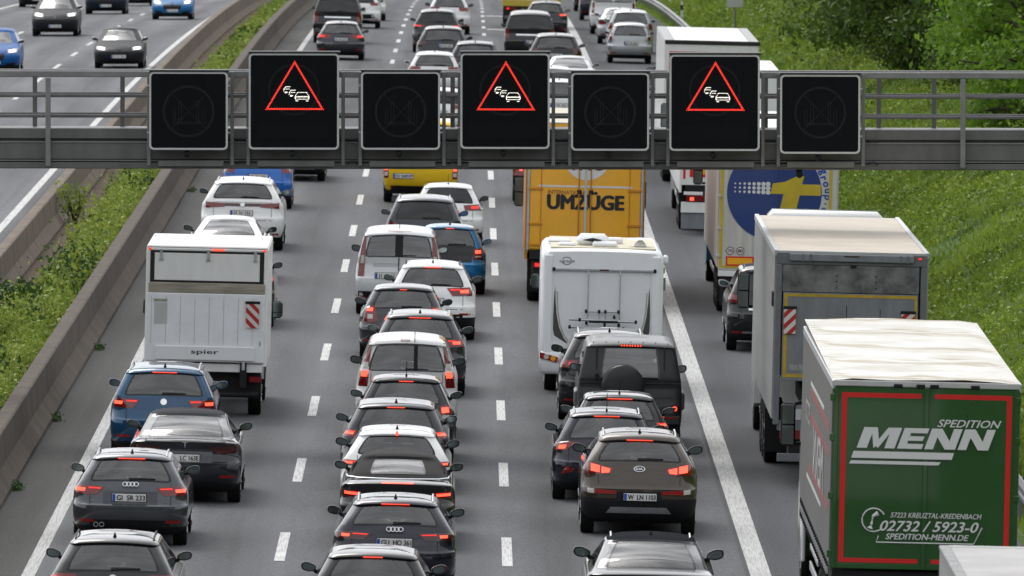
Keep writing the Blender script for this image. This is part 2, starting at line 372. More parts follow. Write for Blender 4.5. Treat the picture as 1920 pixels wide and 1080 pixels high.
def car(name, label, cat, X, Y, W=1.80, H=1.47, L=4.35, kind='hatch', pt=BLK, glass=None, lamps=(), lampm=None, plate_at=(0, .77, None), rails=None,
        ant='fin', mirm=None, trim=.34, brake3=.42, badge=None, bz=None, wiper=True, spoiler=None, reflz=.40, front=False, group=None, win=.86, extra=None, yaw=0., lod=0, seats=True,
        blackhatch=None, wz=None, plm=None, tow=None, roofm=None, ws_m=None, **o):
    K = dict(KIND[kind]); K.update(o); hw = W/2; zb = K['zb'] if K['zb'] > 1.001 or 'zb' in o else K['zb']*H; zt = H+K['zt'] if K['zt'] < 0 else K['zt']
    yb, yt, ys = K['yb'], K['yt'], K['ys']; hwb, hwt = K['hwb']*hw, K['hwt']*hw; cowl = K['cowl']; ws = K['ws']; deck = K.get('deck')
    root = thing(name, label, cat, (X, Y, road(X, Y)), (0, (TILT if X > -9 else 0) * (1 if not front else 0), (math.pi if front else 0)+yaw), group)
    if front: root.location = (X, Y, road(X, Y))
    pt2 = roofm or pt; glass = glass or GLS
    zh = lambda z: z*zb/1.02
    Z = [zh(z) for z in (.18, .27, .38, .52, .645, .685, .82, .91)]
    YR = [.34, .15, .045, .0, .006, .06, .10, max(.115, yb*.62) if not deck else .07]
    YF = [L-.34, L-.13, L-.04, L, L-.03, L-.10, L-.34, L-.85]
    HW = [.885, .945, .98, .998, 1.0, 1.0, .992, .968]
    if K.get('boxy'): YR = [.2, .06, .02, 0, 0, .015, .03, .05]; YF = [L-.2, L-.06, L-.02, L, L, L-.04, L-.10, L-.30]; HW = [.93, .965, .985, 1, 1, 1, .998, .985]
    HW = [h*hw for h in HW]
    if deck:
        Z += [zb-.055, zb-.03]; YR += [.06, .11]; YF += [L-1.1, L-1.18]; HW += [hw*.94, hw*.90]
    Z.append(zb); YR.append(yb); YF.append(L-cowl); HW.append(hwb)
    for t in (.25, .5, .75, 1.):
        Z.append(lerp(zb, zt, t)); tt = t**(1.15 if not deck else 1.5)
        YR.append(lerp(yb, yt, tt)); YF.append(L-cowl-ws*t**1.12); HW.append(lerp(hwb, hwt, t**1.12))
    sp = 0 if deck else 1
    yl = L-cowl-ws
    if sp: Z += [zt+.006, zt+.022]; YR += [ys+.03, ys]; YF += [yl-.01, yl-.03]; HW += [hwt*.995, hwt*.985]
    top = [(.40, .05, .10, .955), (.70, .22, .25, .87), (.88, .55, .5, .74), (.96, .9, .75, .58), (1., 1.3, .95, .40)]
    ymax = max(.4, (yl-ys)*.5-.12); z0 = Z[-1]
    for f, a, b_, h in top:
        Z.append(lerp(z0, H, f)); YR.append((ys if sp else yt)+min(a, ymax*a/1.3*1.0 if ymax < 1.3 else a)); YF.append(yl-min(b_, ymax*b_/1.3 if ymax < 1.3 else b_)); HW.append(hwt*h)
    fr, ff, fh = pchip(Z, YR), pchip(Z, YF), pchip(Z, HW)
    WR = [zb, zb+.025, lerp(zb, zt, .3), lerp(zb, zt, .5), lerp(zb, zt, .72), zt-.022, zt]
    wb = zb+(wz or 0)
    if wz: WR = [wb, wb+.025, lerp(wb, zt, .3), lerp(wb, zt, .5), lerp(wb, zt, .72), zt-.022, zt]
    rows = [z for z in Z if z < zb-1e-4]; ex = []
    for a, b_ in zip(rows, rows[1:]): ex.append((a+b_)/2)
    rows = sorted(rows+ex+[zb-.008]+([zb] if wz else [])+WR+[z for z in Z if z > zt+1e-4]+[zt+.003]*sp); i0, i1 = rows.index(WR[0]), rows.index(WR[-1])
    mb = MB(); gl = {'rear': MB(), 'front': MB(), 'r': MB(), 'l': MB()}; NC = 0; grid = []
    for z in rows:
        h = fh(z); a, b_ = fr(z), ff(z); lowf = min(1., max(0., (zb-z)/.25)); up = z > zt
        ax = lerp(.13, .34, lowf)*hw/.9; by = lerp(.16, .36, lowf); axf = lerp(.18, .5, lowf); byf = lerp(.20, .5, lowf)
        if K.get('boxy') or kind == 'van': ax, by = lerp(.07, .12, lowf), lerp(.08, .13, lowf)
        if K.get('boxy'): axf, byf = .15, .15
        ax = min(ax, h*.4); axf = min(axf, h*.6); by = min(by, (b_-a)*.2); byf = min(byf, (b_-a)*.2)
        bow = lerp(.05, .07, lowf); bowf = lerp(.16, .16, lowf)
        if kind == 'van': bow *= .4
        if K.get('boxy'): bow = bowf = .01
        wx = min(h*win, h-ax-.012); dz = min(abs(z-wb), abs(z-zt))
        if wb-1e-4 <= z <= zt+1e-4: wx *= (.90 if dz < .001 else .975 if dz < .03 else 1.)
        fx = wx-.035; xs = [0, fx*.25, fx*.5, fx*.75, fx, wx, (wx+h-ax)/2]
        pts = [(x, a+bow*(x/h)**2) for x in xs]; yc = a+bow*((h-ax)/h)**2
        for k in range(6):
            t = k/5*math.pi/2; pts.append((h-ax+ax*math.sin(t), yc+by*(1-math.cos(t))))
        yfc = b_-bowf*((h-axf)/h)**2; s0 = yc+by; s1 = yfc-byf; q0 = s0+(s1-s0)*.10+.18; q1 = s1-.10
        pts += [(h, (s0+q0)/2)]+[(h, lerp(q0, q1, k/8)) for k in range(9)]
        for k in range(6):
            t = k/5*math.pi/2; pts.append((h-axf+axf*math.cos(t), s1+byf*math.sin(t)))
        wf = min(h*.84, h-axf-.01); pts += [((wf+h-axf)/2, b_-bowf*(((wf+h-axf)/2)/h)**2)]+[(wf*(1-k/5), b_-bowf*((wf*(1-k/5))/h)**2) for k in range(6)]
        arch = .045*min(1, max(0, (z-zb+.15)/(H-zb)))*(1 if not K.get('boxy') else .4)
        grid.append([(x, y, z-arch*(x/max(hw*.75, .01))**2) for x, y in pts]); NC = len(pts)
    idx = []
    for r in grid:
        n = len(mb.v); mb.v += r; R = list(range(n, n+NC)); Lf = [R[0]]
        for k in range(1, NC-1): Lf.append(len(mb.v)); mb.v.append((-r[k][0], r[k][1], r[k][2]))
        Lf.append(R[-1]); idx.append((R, Lf))
    allf = []
    for i in range(len(rows)-1):
        zm = (rows[i]+rows[i+1])/2
        for j in range(NC-1):
            for sd in (0, 1):
                A, B = idx[i][sd], idx[i+1][sd]; f = (A[j], A[j+1], B[j+1], B[j]); allf.append(f)
                if i0 <= i < i1:
                    t = None
                    if j < 5: t = 'rear'; frit = (j == 4 or i == i0 or i == i1-1)
                    elif 14 <= j < 22 : t = 'l' if sd else 'r'; frit = j in (17,)
                    elif j >= NC-6: t = 'front'; frit = False
                    if t:
                        g = gl[t]; n = len(g.v); ofs = {'rear': (0, -.004, 0), 'front': (0, .004, 0), 'r': (.003, 0, 0), 'l': (-.003, 0, 0)}[t]
                        g.v += [tuple(mb.v[q][c]+ofs[c] for c in range(3)) for q in f]; g.k = 1 if frit else 0; g.face((n, n+1, n+2, n+3)); continue
                mb.k = 1 if zm < trim else (2 if zm > zt+.03 else 0)
                if blackhatch and j < 6 and blackhatch < zm < zb+.001: mb.k = 3
                if K.get('top_row') and zm > zb: mb.k = 2
                mb.face(f)
    mb.k = 1
    R, Lf = idx[0]
    for j in range(NC-1):
        mb.face((R[j], R[j+1], Lf[j+1], Lf[j]) if j else (R[0], R[1], Lf[1])); allf.append(mb.f[-1])
    mb.k = 2; R, Lf = idx[-1]
    for j in range(NC-1):
        mb.face((R[j], R[j+1], Lf[j+1], Lf[j]) if j else (R[0], R[1], Lf[1])); allf.append(mb.f[-1])
    mb.f = [tuple(dict.fromkeys(f)) for f in mb.f]
    bvh = BVHTree.FromPolygons([Vector(v) for v in mb.v], [tuple(dict.fromkeys(f)) for f in allf])
    bvs = BVHTree.FromPolygons([Vector(v) for v in mb.v], mb.f)
    mb.build('body', [pt, PLA, pt2, FRIT], root, 38)
    def weld(g):
        d = {}; nf = []; nv = []
        for f in g.f:
            q = []
            for k in f:
                key = tuple(round(c, 4) for c in g.v[k])
                if key not in d: d[key] = len(nv); nv.append(g.v[k])
                q.append(d[key])
            nf.append(tuple(dict.fromkeys(q)))
        ok = [i for i, f in enumerate(nf) if len(f) > 2]; g.v = nv; g.f = [nf[i] for i in ok]; g.m = [g.m[i] for i in ok]; return g
    dk = glass == GDK
    weld(gl['rear']).build('rear_window', [glass, FRIT], root, 60)
    weld(gl['front']).build('windscreen', [ws_m or (GLS if not dk else GDK), FRIT], root, 60)
    for s in 'rl': weld(gl[s]).build('side_window', [GDK if lod or dk else GTN, FRIT], root, 60)
    zw = lambda x, z: (lambda h: h[0].y if h[0] is not None else 0.)(bvh.ray_cast(Vector((x, -5, z)), Vector((0, 1, 0))))
    zf = lambda x, z: (lambda h: h[0].y if h[0] is not None else L)(bvh.ray_cast(Vector((x, 50, z)), Vector((0, -1, 0))))
    ztop = lambda x, y: (lambda h: h[0].z if h[0] is not None else H)(bvh.ray_cast(Vector((x, y, 9)), Vector((0, 0, -1))))
    # wheels
    wr = K.get('wr', .325 if H < 1.55 else .355)
    for y in (.80, L-.88):
        for s in (1, -1): wheel(root, s*(hw-.125), y, wr, .215, s)
    if not dk and seats:
        for s in (1, -1): put('seat', shared('seat', seat_mesh), root, (s*.37, L-cowl-ws-.62, min(zb+.20, H-.36)))
        put('rear_bench', shared('bench', bench_mesh), root, (0, max(yt+.45, L-cowl-ws-1.55), zb+.02))
        MB().box(-hwb*.8, hwb*.8, yb+.22, L-cowl-.25, zb-.14, zb-.09).build('dashboard', SEAT, root)
    # mirrors
    ym = L-cowl-ws*.42-.14
    for s in (1, -1):
        mo = put('wing_mirror', mirror_mesh(mirm or pt, s), root, (s*(hw*.97+.035), ym, zb+.035+K.get('mz', 0))); put('mirror_glass', mirror_glass(s), mo)
        mo.scale = (.86*K.get('ms', 1),)*3
    # lamps : list of (top, bottom, material, [(top,bottom,material) lit pieces])
    for top_, bot_, m_, lit in lamps:
        for s in (1, -1):
            a, b_ = (top_, bot_) if s > 0 else (mirx(top_), mirx(bot_))
            lo = patch(bvh, a, b_, .010, .03, 10, 4, front).build('headlamp' if front else 'tail_lamp', m_, root, 50)
            for t2, b2, m2 in lit:
                a, b_ = (t2, b2) if s > 0 else (mirx(t2), mirx(b2))
                patch(bvh, a, b_, .0155, .008, 6, 2, front).build('lit_element', m2, lo, 50)
    px, pz, ptx = plate_at
    if pz is not None:
        if front: pass
        else:
            y = min(zw(px, pz-.05), zw(px, pz+.05), zw(px-.2, pz), zw(px+.2, pz)); plate(root, px, y-.022, pz, ptx, tx=(.40, .97) if ptx == 'LC 163E' else (.13, .97))
    if reflz and not front:
        for s in (1, -1):
            a, b_ = [(s*hw*.62, reflz+.022), (s*hw*.88, reflz+.022)], [(s*hw*.62, reflz-.022), (s*hw*.88, reflz-.022)]
            patch(bvh, a, b_, .006, .02, 4, 1).build('reflector', REFL, root)
    if brake3 and not front:
        zz = zt+.010 if not deck else zt-.03; wb3 = brake3/2
        patch(bvh, [(-wb3, zz+.007), (wb3, zz+.007)], [(-wb3, zz-.006), (wb3, zz-.006)], .012, .03, 8, 1).build('high_brake_lamp', K.get('b3m', LB3), root)
    if badge and not front:
        z = bz or zb-.09; y = min(zw(0, z+.04), zw(0, z-.04)); dy = zw(0, z+.05)-zw(0, z-.05); ti = -math.atan2(dy, .10)
        if badge == 'ring': badge_ring(root, 0, y-.006, z, .055, ti)
        elif badge == 'rings4': badge_rings4(root, 0, y-.008, z, .042, ti)
        elif badge == 'oval':
            m = MB(); m.ring(0, 0, .044, .052, -.006, .01, 26, 1.75); m.k = 1; m.ring(0, 0, .0, .044, -.003, .008, 26, 1.75)
            q = m.build('badge', [CHR, INK], root); q.location = (0, y-.006, z); q.rotation_euler = (ti, 0, 0); text('badge_lettering', 'KIA', CHR, q, -.055, .055, -.022, .022, -.008, .015)
        elif badge == 'tee':
            m = MB(); m.prism([(-.05, .04), (.05, .04), (.045, .028), (.012, .028), (.006, -.05), (-.006, -.05), (-.012, .028), (-.045, .028)], -.008, .004); q = m.build('badge', CHR, root); q.location = (0, y-.004, z); q.rotation_euler = (ti, 0, 0)
        elif badge == 'bar':
            patch(bvh, [(-.28, z+.012), (.28, z+.012)], [(-.28, z-.012), (.28, z-.012)], .01, .02, 4, 1).build('badge', CHR, root)
    if wiper and not front and not deck:
        zc = (wb+.035); pl = [(-.03, zc+.018), (.12, zc+.02), (.38, zc+.012)]; pb = [(-.03, zc-.016), (.12, zc-.004), (.38, zc+.0)]
        patch(bvh, pl, pb, .022, .01, 8, 1).build('rear_wiper', PLA, root)
    xr = hwt*.86
    if rails:
        for s in (1, -1):
            m = MB(); y0, y1 = ys+.22, yl-.25; pts = []
            for k in range(9):
                t = k/8; y = lerp(y0, y1, t); lift = .036*min(1, 6*min(t, 1-t)) ; pts.append((s*xr, y, ztop(s*xr, y)+lift-.004))
            m.tube(pts, .015, 8); m.build('roof_rail', rails, root, 50)
    ya = (ys if sp else yt)+.28
    if ant == 'fin':
        za = ztop(0, ya); m = MB(); a = len(m.v); m.v += [(-.028, ya-.04, za-.006), (.028, ya-.04, za-.006), (.022, ya+.14, za-.004), (-.022, ya+.14, za-.004), (-.005, ya-.035, za+.065), (.005, ya-.035, za+.065), (.004, ya+.0, za+.062), (-.004, ya+.0, za+.062)]
        for f in ((0, 1, 5, 4), (1, 2, 6, 5), (2, 3, 7, 6), (3, 0, 4, 7), (4, 5, 6, 7)): m.face([a+q for q in f])
        m.build('antenna', PLA if pt != GREY else pt, root)
    elif ant:
        za = ztop(0, ya); m = MB(); m.tube([(0, ya, za-.01), (0, ya-.01, za+.03)], .018, 8); m.tube([(0, ya-.01, za+.02), (0, ya-.12, za+ant)], .006, 6); m.build('antenna', PLA, root)
    if not front and not lod and kind in ('hatch', 'estate', 'suv', 'mpv') and not K.get('boxy'):
        xl = hw*.70; za, zc = .60*zb/1.02, zb-.03
        m = MB()
        for a, b_ in (([(-xl, za+.006), (xl, za+.006)], [(-xl, za-.006), (xl, za-.006)]), ([(-xl-.005, zc), (-xl+.005, zc)], [(-xl-.005, za), (-xl+.005, za)]), ([(xl-.005, zc), (xl+.005, zc)], [(xl-.005, za), (xl+.005, za)])):
            patch(bvh, a, b_, .0022, .01, 8, 6, mb=m)
        m.build('shut_line', INK, root)
    C = dict(root=root, bvh=bvh, zw=zw, zf=zf, ztop=ztop, hw=hw, zb=zb, zt=zt, yt=yt, ys=ys, H=H, L=L, hwt=hwt, hwb=hwb)
    if front:     # grille, bumper intakes, plate
        g = patch(bvh, [(-.42, .70*H/1.45), (.42, .70*H/1.45)], [(-.36, .50*H/1.45), (.36, .50*H/1.45)], .012, .03, 8, 3, True).build('grille', PLA, root)
        for s in (1, -1): patch(bvh, [(s*.45, .42), (s*.78, .46)], [(s*.42, .30), (s*.74, .32)], .008, .03, 5, 2, True).build('air_intake', PLA, root)
        p = plate(root, 0, zf(0, .46)+.03, .46); p.rotation_euler = (0, 0, math.pi)
        if badge: q = badge_ring(root, 0, zf(0, .73)+.02, .73*H/1.45, .06); q.rotation_euler = (0, 0, math.pi)
    if extra: extra(C)
    return C

def strip(C, name, m, x0, x1, z0, z1, off=.008, par=None, nu=8, x2=None, x3=None):
    return patch(C['bvh'], [(x0, z1), (x1, z1)], [(x0 if x2 is None else x2, z0), (x1 if x3 is None else x3, z0)], off, .02, nu, 2).build(name, m, par or C['root'], 45)
def fence_lamp(x0, x1, z0, z1, slant=0., m=None, lit=None, litm=None, xb0=None):
    """tail lamp running from inner x0 to outer x1; slant lifts the outer end"""
    x1b = x1; t = [(x0, z1), (x1, z1+slant)]; b = [(x0+.04 if xb0 is None else xb0, z0), (x1b, z0+slant*.3)]
    L2 = []
    if lit:
        for a, c in lit:
            xa, xc = lerp(x0, x1, a), lerp(x0, x1, c); za = lerp(z0, z1, .36); zc = lerp(z0, z1, .70)
            L2.append(([(xa, zc+slant*a), (xc, zc+slant*c)], [(xa+.01, za+slant*a*.6), (xc, za+slant*c*.5)], litm or LLIT))
    if lit and (litm or LLIT) is LLIT:
        xa, xc = lerp(x0, x1, .12), lerp(x0, x1, .52); za, zc = lerp(z0, z1, .70), lerp(z0, z1, .84)
        L2.append(([(xa, zc+slant*.12), (xc, zc+slant*.52)], [(xa+.01, za+slant*.1), (xc, za+slant*.4)], LDIM))
    return (t, b, m or LRED, L2)
# ================================================================ setting
def ys_list(a, b, st): return list(np.arange(a, b+.01, st))
def sheet(name, x0, x1, ys, m, dz=0., nx=2, kind='structure', zfun=None):
    mb = MB(); xs = np.linspace(x0, x1, nx); zf = zfun or road
    mb.v = [(float(x), float(y), zf(x, y)+dz) for y in ys for x in xs]
    for j in range(len(ys)-1):
        for i in range(nx-1): a = j*nx+i; mb.face((a, a+1, a+nx+1, a+nx))
    o = mb.build(name, m); tag(o, kind=kind); return o
def asphalt(name, base, var=.16):
    m, t, p = newmat(name); c = t.nodes.new('ShaderNodeTexCoord')
    def noise(scale, stretch, det=5):
        mp_ = t.nodes.new('ShaderNodeMapping'); mp_.inputs['Scale'].default_value = stretch; n = t.nodes.new('ShaderNodeTexNoise'); n.inputs['Scale'].default_value = scale; n.inputs['Detail'].default_value = det
        t.links.new(c.outputs['Object'], mp_.inputs[0]); t.links.new(mp_.outputs[0], n.inputs['Vector']); return n
    def ramp(n, a, b, lo, hi):
        r = t.nodes.new('ShaderNodeMapRange'); r.inputs[1].default_value = a; r.inputs[2].default_value = b; r.inputs[3].default_value = lo; r.inputs[4].default_value = hi; t.links.new(n.outputs[0], r.inputs[0]); return r
    def mul(a, b):
        q = t.nodes.new('ShaderNodeMath'); q.operation = 'MULTIPLY'; t.links.new(a.outputs[0], q.inputs[0]); t.links.new(b.outputs[0], q.inputs[1]); return q
    n1 = ramp(noise(1.0, (1.1, .035, 1)), .3, .7, 1-var*1.35, 1+var*1.2)           # lengthwise wear
    n2 = ramp(noise(.5, (1, .12, 1)), .3, .7, .87, 1.12)                 # blotches
    n3 = ramp(noise(26., (1, .22, 1), 3), .3, .7, .80, 1.20)             # grain
    n4 = ramp(noise(7., (1, .3, 1), 2), .70, .76, 1., 1.0)
    n5 = ramp(noise(.9, (2.2, .012, 1), 2), .55, .66, 1., .86)           # seams and oil tracks
    wm = t.nodes.new('ShaderNodeTexWave'); wm.bands_direction = 'X'; wm.inputs['Scale'].default_value = .1795; wm.inputs['Distortion'].default_value = .6; wm.inputs['Detail'].default_value = 2; wm.inputs['Detail Scale'].default_value = .4
    mpw = t.nodes.new('ShaderNodeMapping'); mpw.inputs['Location'].default_value = (.35, 0, 0); mpw.inputs['Scale'].default_value = (1, .02, 1); t.links.new(c.outputs['Object'], mpw.inputs[0]); t.links.new(mpw.outputs[0], wm.inputs['Vector'])
    n7 = ramp(wm, 0, 1, .80, 1.08); n8 = ramp(noise(.55, (.5, .09, 1), 7), .60, .68, 1., .90)
    v = mul(mul(mul(mul(n1, n7), mul(n2, n8)), n3), mul(n4, n5))
    mx_ = t.nodes.new('ShaderNodeMix'); mx_.data_type = 'RGBA'; mx_.blend_type = 'MULTIPLY'; mx_.inputs[0].default_value = 1; mx_.inputs[6].default_value = (*base, 1)
    t.links.new(v.outputs[0], mx_.inputs[7]); t.links.new(mx_.outputs[2], p.inputs['Base Color'])
    p.inputs['Roughness'].default_value = .88; p.inputs['Specular IOR Level'].default_value = .25
    b = t.nodes.new('ShaderNodeBump'); b.inputs['Strength'].default_value = .25; b.inputs['Distance'].default_value = .01
    n6 = noise(45., (1, .4, 1), 2); t.links.new(n6.outputs[0], b.inputs['Height']); t.links.new(b.outputs[0], p.inputs['Normal'])
    return m
YS = ys_list(40, 900, 10)
A1 = asphalt('asphalt_lanes', (.104, .106, .112)); A2 = asphalt('asphalt_shoulder', (.074, .076, .083)); A3 = asphalt('asphalt_margin', (.066, .064, .061), .25); A4 = asphalt('asphalt_opposite', (.140, .141, .150))
sheet('road', -6.70, 4.16, YS, A1); sheet('hard_shoulder', 4.16, 8.75, YS, A2); sheet('road_margin', -7.7, -6.70, YS, A3); sheet('opposite_road', -25, -10.5, YS, A4, 0, 3)
def wearmat(name, base):
    m, t, p = newmat(name); c = t.nodes.new('ShaderNodeTexCoord'); mp_ = t.nodes.new('ShaderNodeMapping'); mp_.inputs['Scale'].default_value = (22, .4, 1)
    n = t.nodes.new('ShaderNodeTexNoise'); n.inputs['Scale'].default_value = 3; n.inputs['Detail'].default_value = 5
    r = t.nodes.new('ShaderNodeValToRGB'); r.color_ramp.elements[0].position = .30; r.color_ramp.elements[1].position = .55
    r.color_ramp.elements[0].color = (base*.50, base*.50, base*.49, 1); r.color_ramp.elements[1].color = (base, base, base*.98, 1)
    t.links.new(c.outputs['Object'], mp_.inputs[0]); t.links.new(mp_.outputs[0], n.inputs['Vector']); t.links.new(n.outputs[0], r.inputs[0]); t.links.new(r.outputs[0], p.inputs['Base Color']); p.inputs['Roughness'].default_value = .8; return m
MK = wearmat('road_paint', .60); MK2 = wearmat('road_paint_worn', .46)
mb = MB()
def mark(x, w_, y0, y1):
    n = max(1, int((y1-y0)/10)) if y1-y0 > 12 else 1
    for k in range(n):
        a, b = lerp(y0, y1, k/n), lerp(y0, y1, (k+1)/n)
        mb.quad((x-w_/2, a, road(x-w_/2, a)+.006), (x+w_/2, a, road(x+w_/2, a)+.006), (x+w_/2, b, road(x+w_/2, b)+.006), (x-w_/2, b, road(x-w_/2, b)+.006))
for k in range(-6, 30):
    yc = 176.2+17.75*k
    mark(-2.925, .16, yc-3, yc+3); mark(.56, .16, yc-3, yc+3); mark(-15.0, .16, 394.6+17.9*(k-12)-3, 394.6+17.9*(k-12)+3); mark(-18.6, .16, 398+17.9*(k-12)-3, 398+17.9*(k-12)+3)
mark(-11.62, .20, 45, 890); mark(-22.4, .2, 45, 890)
mark(2.05, 2.7, 490, 491.6); mark(2.05, 2.7, 531, 533)
tag(mb.build('road_markings', MK), kind='structure')
mb = MB(); mark(-6.60, .20, 45, 890); mark(4.41, .32, 45, 890); tag(mb.build('edge_lines', MK2), kind='structure')
SEAM = mat('joint_sealant', (.03, .03, .031), rough=.7)
mb = MB(); mark(3.55, .035, 45, 890); mark(4.17, .03, 45, 890); mark(-1.15+.5, .0001, 45, 46); tag(mb.build('road_seams', SEAM), kind='structure')

# ground reaching the horizon, with the embankment on the right
def bank(x, y):
    b = sag(y)-.26
    if x > 9.3:
        t = x-9.3; slope = .50 if y > 0 else .5
        h = slope*max(0, t-.5) if t < 16 else slope*15.5+(t-16)*.12
        b += min(h, 11.5)+(.12*math.sin(x*1.7+y*.05)+.10*math.sin(y*.21+x*.6)+.08*math.sin(y*.47))*min(1, t/2)
    return b
def grassmat(name, c0, c1, c2):
    m, t, p = newmat(name); c = t.nodes.new('ShaderNodeTexCoord'); last = None
    def nz(scale, pos0, pos1, a, b):
        n = t.nodes.new('ShaderNodeTexNoise'); n.inputs['Scale'].default_value = scale; n.inputs['Detail'].default_value = 6; t.links.new(c.outputs['Object'], n.inputs['Vector'])
        r = t.nodes.new('ShaderNodeValToRGB'); r.color_ramp.elements[0].position = pos0; r.color_ramp.elements[1].position = pos1; r.color_ramp.elements[0].color = (*a, 1); r.color_ramp.elements[1].color = (*b, 1); t.links.new(n.outputs[0], r.inputs[0]); return r
    a = nz(.55, .36, .64, c0, c1); b = nz(3.5, .42, .66, (1, 1, 1), c2)
    q = t.nodes.new('ShaderNodeMix'); q.data_type = 'RGBA'; q.blend_type = 'MULTIPLY'; q.inputs[0].default_value = 1; t.links.new(a.outputs[0], q.inputs[6]); t.links.new(b.outputs[0], q.inputs[7])
    t.links.new(q.outputs[2], p.inputs['Base Color']); p.inputs['Roughness'].default_value = .9; p.inputs['Specular IOR Level'].default_value = .15
    return m
GRM = grassmat('grass_ground', (.040, .075, .014), (.085, .15, .026), (.6, .62, .6))
xs = [-4000, -600, -120, -60, -30, -24.6, -24.5, -10.6, -8, 0, 8.7]+[9.3+.5*k for k in range(33)]+[27, 30, 36, 45, 60, 120, 600, 4000]
ysg = [-4000, -600, -100, 0, 60]+ys_list(100, 700, 4)+[750, 850, 1100, 2000, 5000]
mb = MB(); nx = len(xs)
mb.v = [(float(x), float(y), bank(x, y)) for y in ysg for x in xs]
for j in range(len(ysg)-1):
    for i in range(nx-1): a = j*nx+i; mb.face((a, a+1, a+nx+1, a+nx))
o = mb.build('ground', GRM, None, 60); tag(o, kind='structure')

# unseen wooded ridges, added to darken reflections in the car bodies
HILL = grassmat('added_hill_forest', (.012, .022, .008), (.035, .055, .016), (.5, .5, .5))
mb = MB(); NA = 72; RR = (420, 520, 640, 800, 1000, 3600)
for i in range(NA):
    a = 2*math.pi*i/NA; back = .5-.5*math.cos(a); k = .10+.90*back**.8; k *= 1+.22*math.sin(3*a+1)+.12*math.sin(7*a)
    for r, h in zip(RR, (-6, 40, 92, 138, 170, 190)):
        rr = r*(1+.10*math.sin(5*a+r*.01)) if r < 2000 else r; s_ = 1.0 if back > .3 else 2.1
        mb.v.append((rr*s_*math.sin(a), rr*s_*math.cos(a)+(100 if back > .3 else 0), h*k-(16 if back < .3 else 2)))
for i in range(NA):
    for j in range(5): a = i*6+j; b = ((i+1) % NA)*6+j; mb.face((a, b, b+1, a+1))
tag(mb.build('added_hills', HILL, None, 60), kind='structure')
# leaves and blades as numpy meshes
def leafmat(name, c0, c1, scale=1.2, trans=.25):
    m, t, p = newmat(name); c = t.nodes.new('ShaderNodeTexCoord'); n = t.nodes.new('ShaderNodeTexNoise'); n.inputs['Scale'].default_value = scale; n.inputs['Detail'].default_value = 8; n.inputs['Roughness'].default_value = .75
    r = t.nodes.new('ShaderNodeValToRGB'); r.color_ramp.elements[0].position = .36; r.color_ramp.elements[1].position = .64; r.color_ramp.elements[0].color = (*c0, 1); r.color_ramp.elements[1].color = (*c1, 1)
    t.links.new(c.outputs['Object'], n.inputs['Vector']); t.links.new(n.outputs[0], r.inputs[0]); t.links.new(r.outputs[0], p.inputs['Base Color']); p.inputs['Roughness'].default_value = .55; p.inputs['Specular IOR Level'].default_value = .3
    tr = t.nodes.new('ShaderNodeBsdfTranslucent'); t.links.new(r.outputs[0], tr.inputs[0]); ms = t.nodes.new('ShaderNodeMixShader'); ms.inputs[0].default_value = trans
    t.links.new(p.outputs[0], ms.inputs[1]); t.links.new(tr.outputs[0], ms.inputs[2]); t.links.new(ms.outputs[0], t.nodes['Material Output'].inputs[0]); return m
def np_mesh(name, V, F, m):
    me = bpy.data.meshes.new(name); n, k = F.shape; me.vertices.add(len(V)); me.vertices.foreach_set('co', V.astype(np.float32).ravel())
    me.loops.add(n*k); me.loops.foreach_set('vertex_index', F.astype(np.int32).ravel()); me.polygons.add(n); me.polygons.foreach_set('loop_start', np.arange(0, n*k, k, dtype=np.int32))
    if isinstance(m, (list, tuple)):
        for q in m: me.materials.append(q)
    else: me.materials.append(m)
    me.update(calc_edges=True); return me
def leaves(C, size, up=.5, asp=.55):
    """C: n x 3 leaf centres, size: n ; rhombic leaves with random facing"""
    n = len(C); d = np.random.normal(size=(n, 3)); d[:, 2] = np.abs(d[:, 2])*up+.05; d /= np.linalg.norm(d, axis=1, keepdims=True)
    a = np.cross(d, np.random.normal(size=(n, 3))); a /= np.linalg.norm(a, axis=1, keepdims=True)+1e-9; b = np.cross(d, a); s = size[:, None]
    V = np.stack([C-a*s, C-b*s*asp+d*s*.12, C+a*s, C+b*s*asp+d*s*.12], 1).reshape(-1, 3); F = np.arange(4*n).reshape(n, 4); return V, F
def blades(P, h, w_, lean=.5):
    n = len(P); an = np.random.rand(n)*6.283; dx = np.stack([np.cos(an), np.sin(an), np.zeros(n)], 1); l2 = np.random.normal(size=(n, 3))*lean; l2[:, 2] = 1; l2 /= np.linalg.norm(l2, axis=1, keepdims=True)
    V = np.stack([P-dx*w_[:, None], P+dx*w_[:, None], P+l2*h[:, None]], 1).reshape(-1, 3); return V, np.arange(3*n).reshape(n, 3)
def vnoise(x, y, s, seed=0):
    r = np.random.RandomState(seed); T = r.rand(64, 64); u, v = x/s, y/s; i, j = np.floor(u).astype(int), np.floor(v).astype(int); fu, fv = u-i, v-j; fu = fu*fu*(3-2*fu); fv = fv*fv*(3-2*fv)
    g = lambda a, b: T[a % 64, b % 64]
    return (g(i, j)*(1-fu)+g(i+1, j)*fu)*(1-fv)+(g(i, j+1)*(1-fu)+g(i+1, j+1)*fu)*fv
# embankment grass : tufts of blades, denser towards the camera
n = 190000; u = np.random.rand(n); Yg = 150*(640/150.)**u; Xg = 8.95+np.random.rand(n)**1.25*11.5
bz_ = np.array([bank(x, y) for x, y in zip(Xg, Yg)]); nn = vnoise(Xg, Yg, 1.6, 1)*.6+vnoise(Xg, Yg, .5, 2)*.4
hh = (.06+.30*nn**1.6)*(1+Yg/900); V, F = blades(np.stack([Xg, Yg, bz_-.02], 1), hh, .022+.035*np.random.rand(n)*(Yg/250), .55)
GB = leafmat('grass_blades', (.08, .145, .017), (.34, .45, .06), .5, .3)
o = put('grass', np_mesh('grass', V, F, GB)); tag(o, kind='stuff')
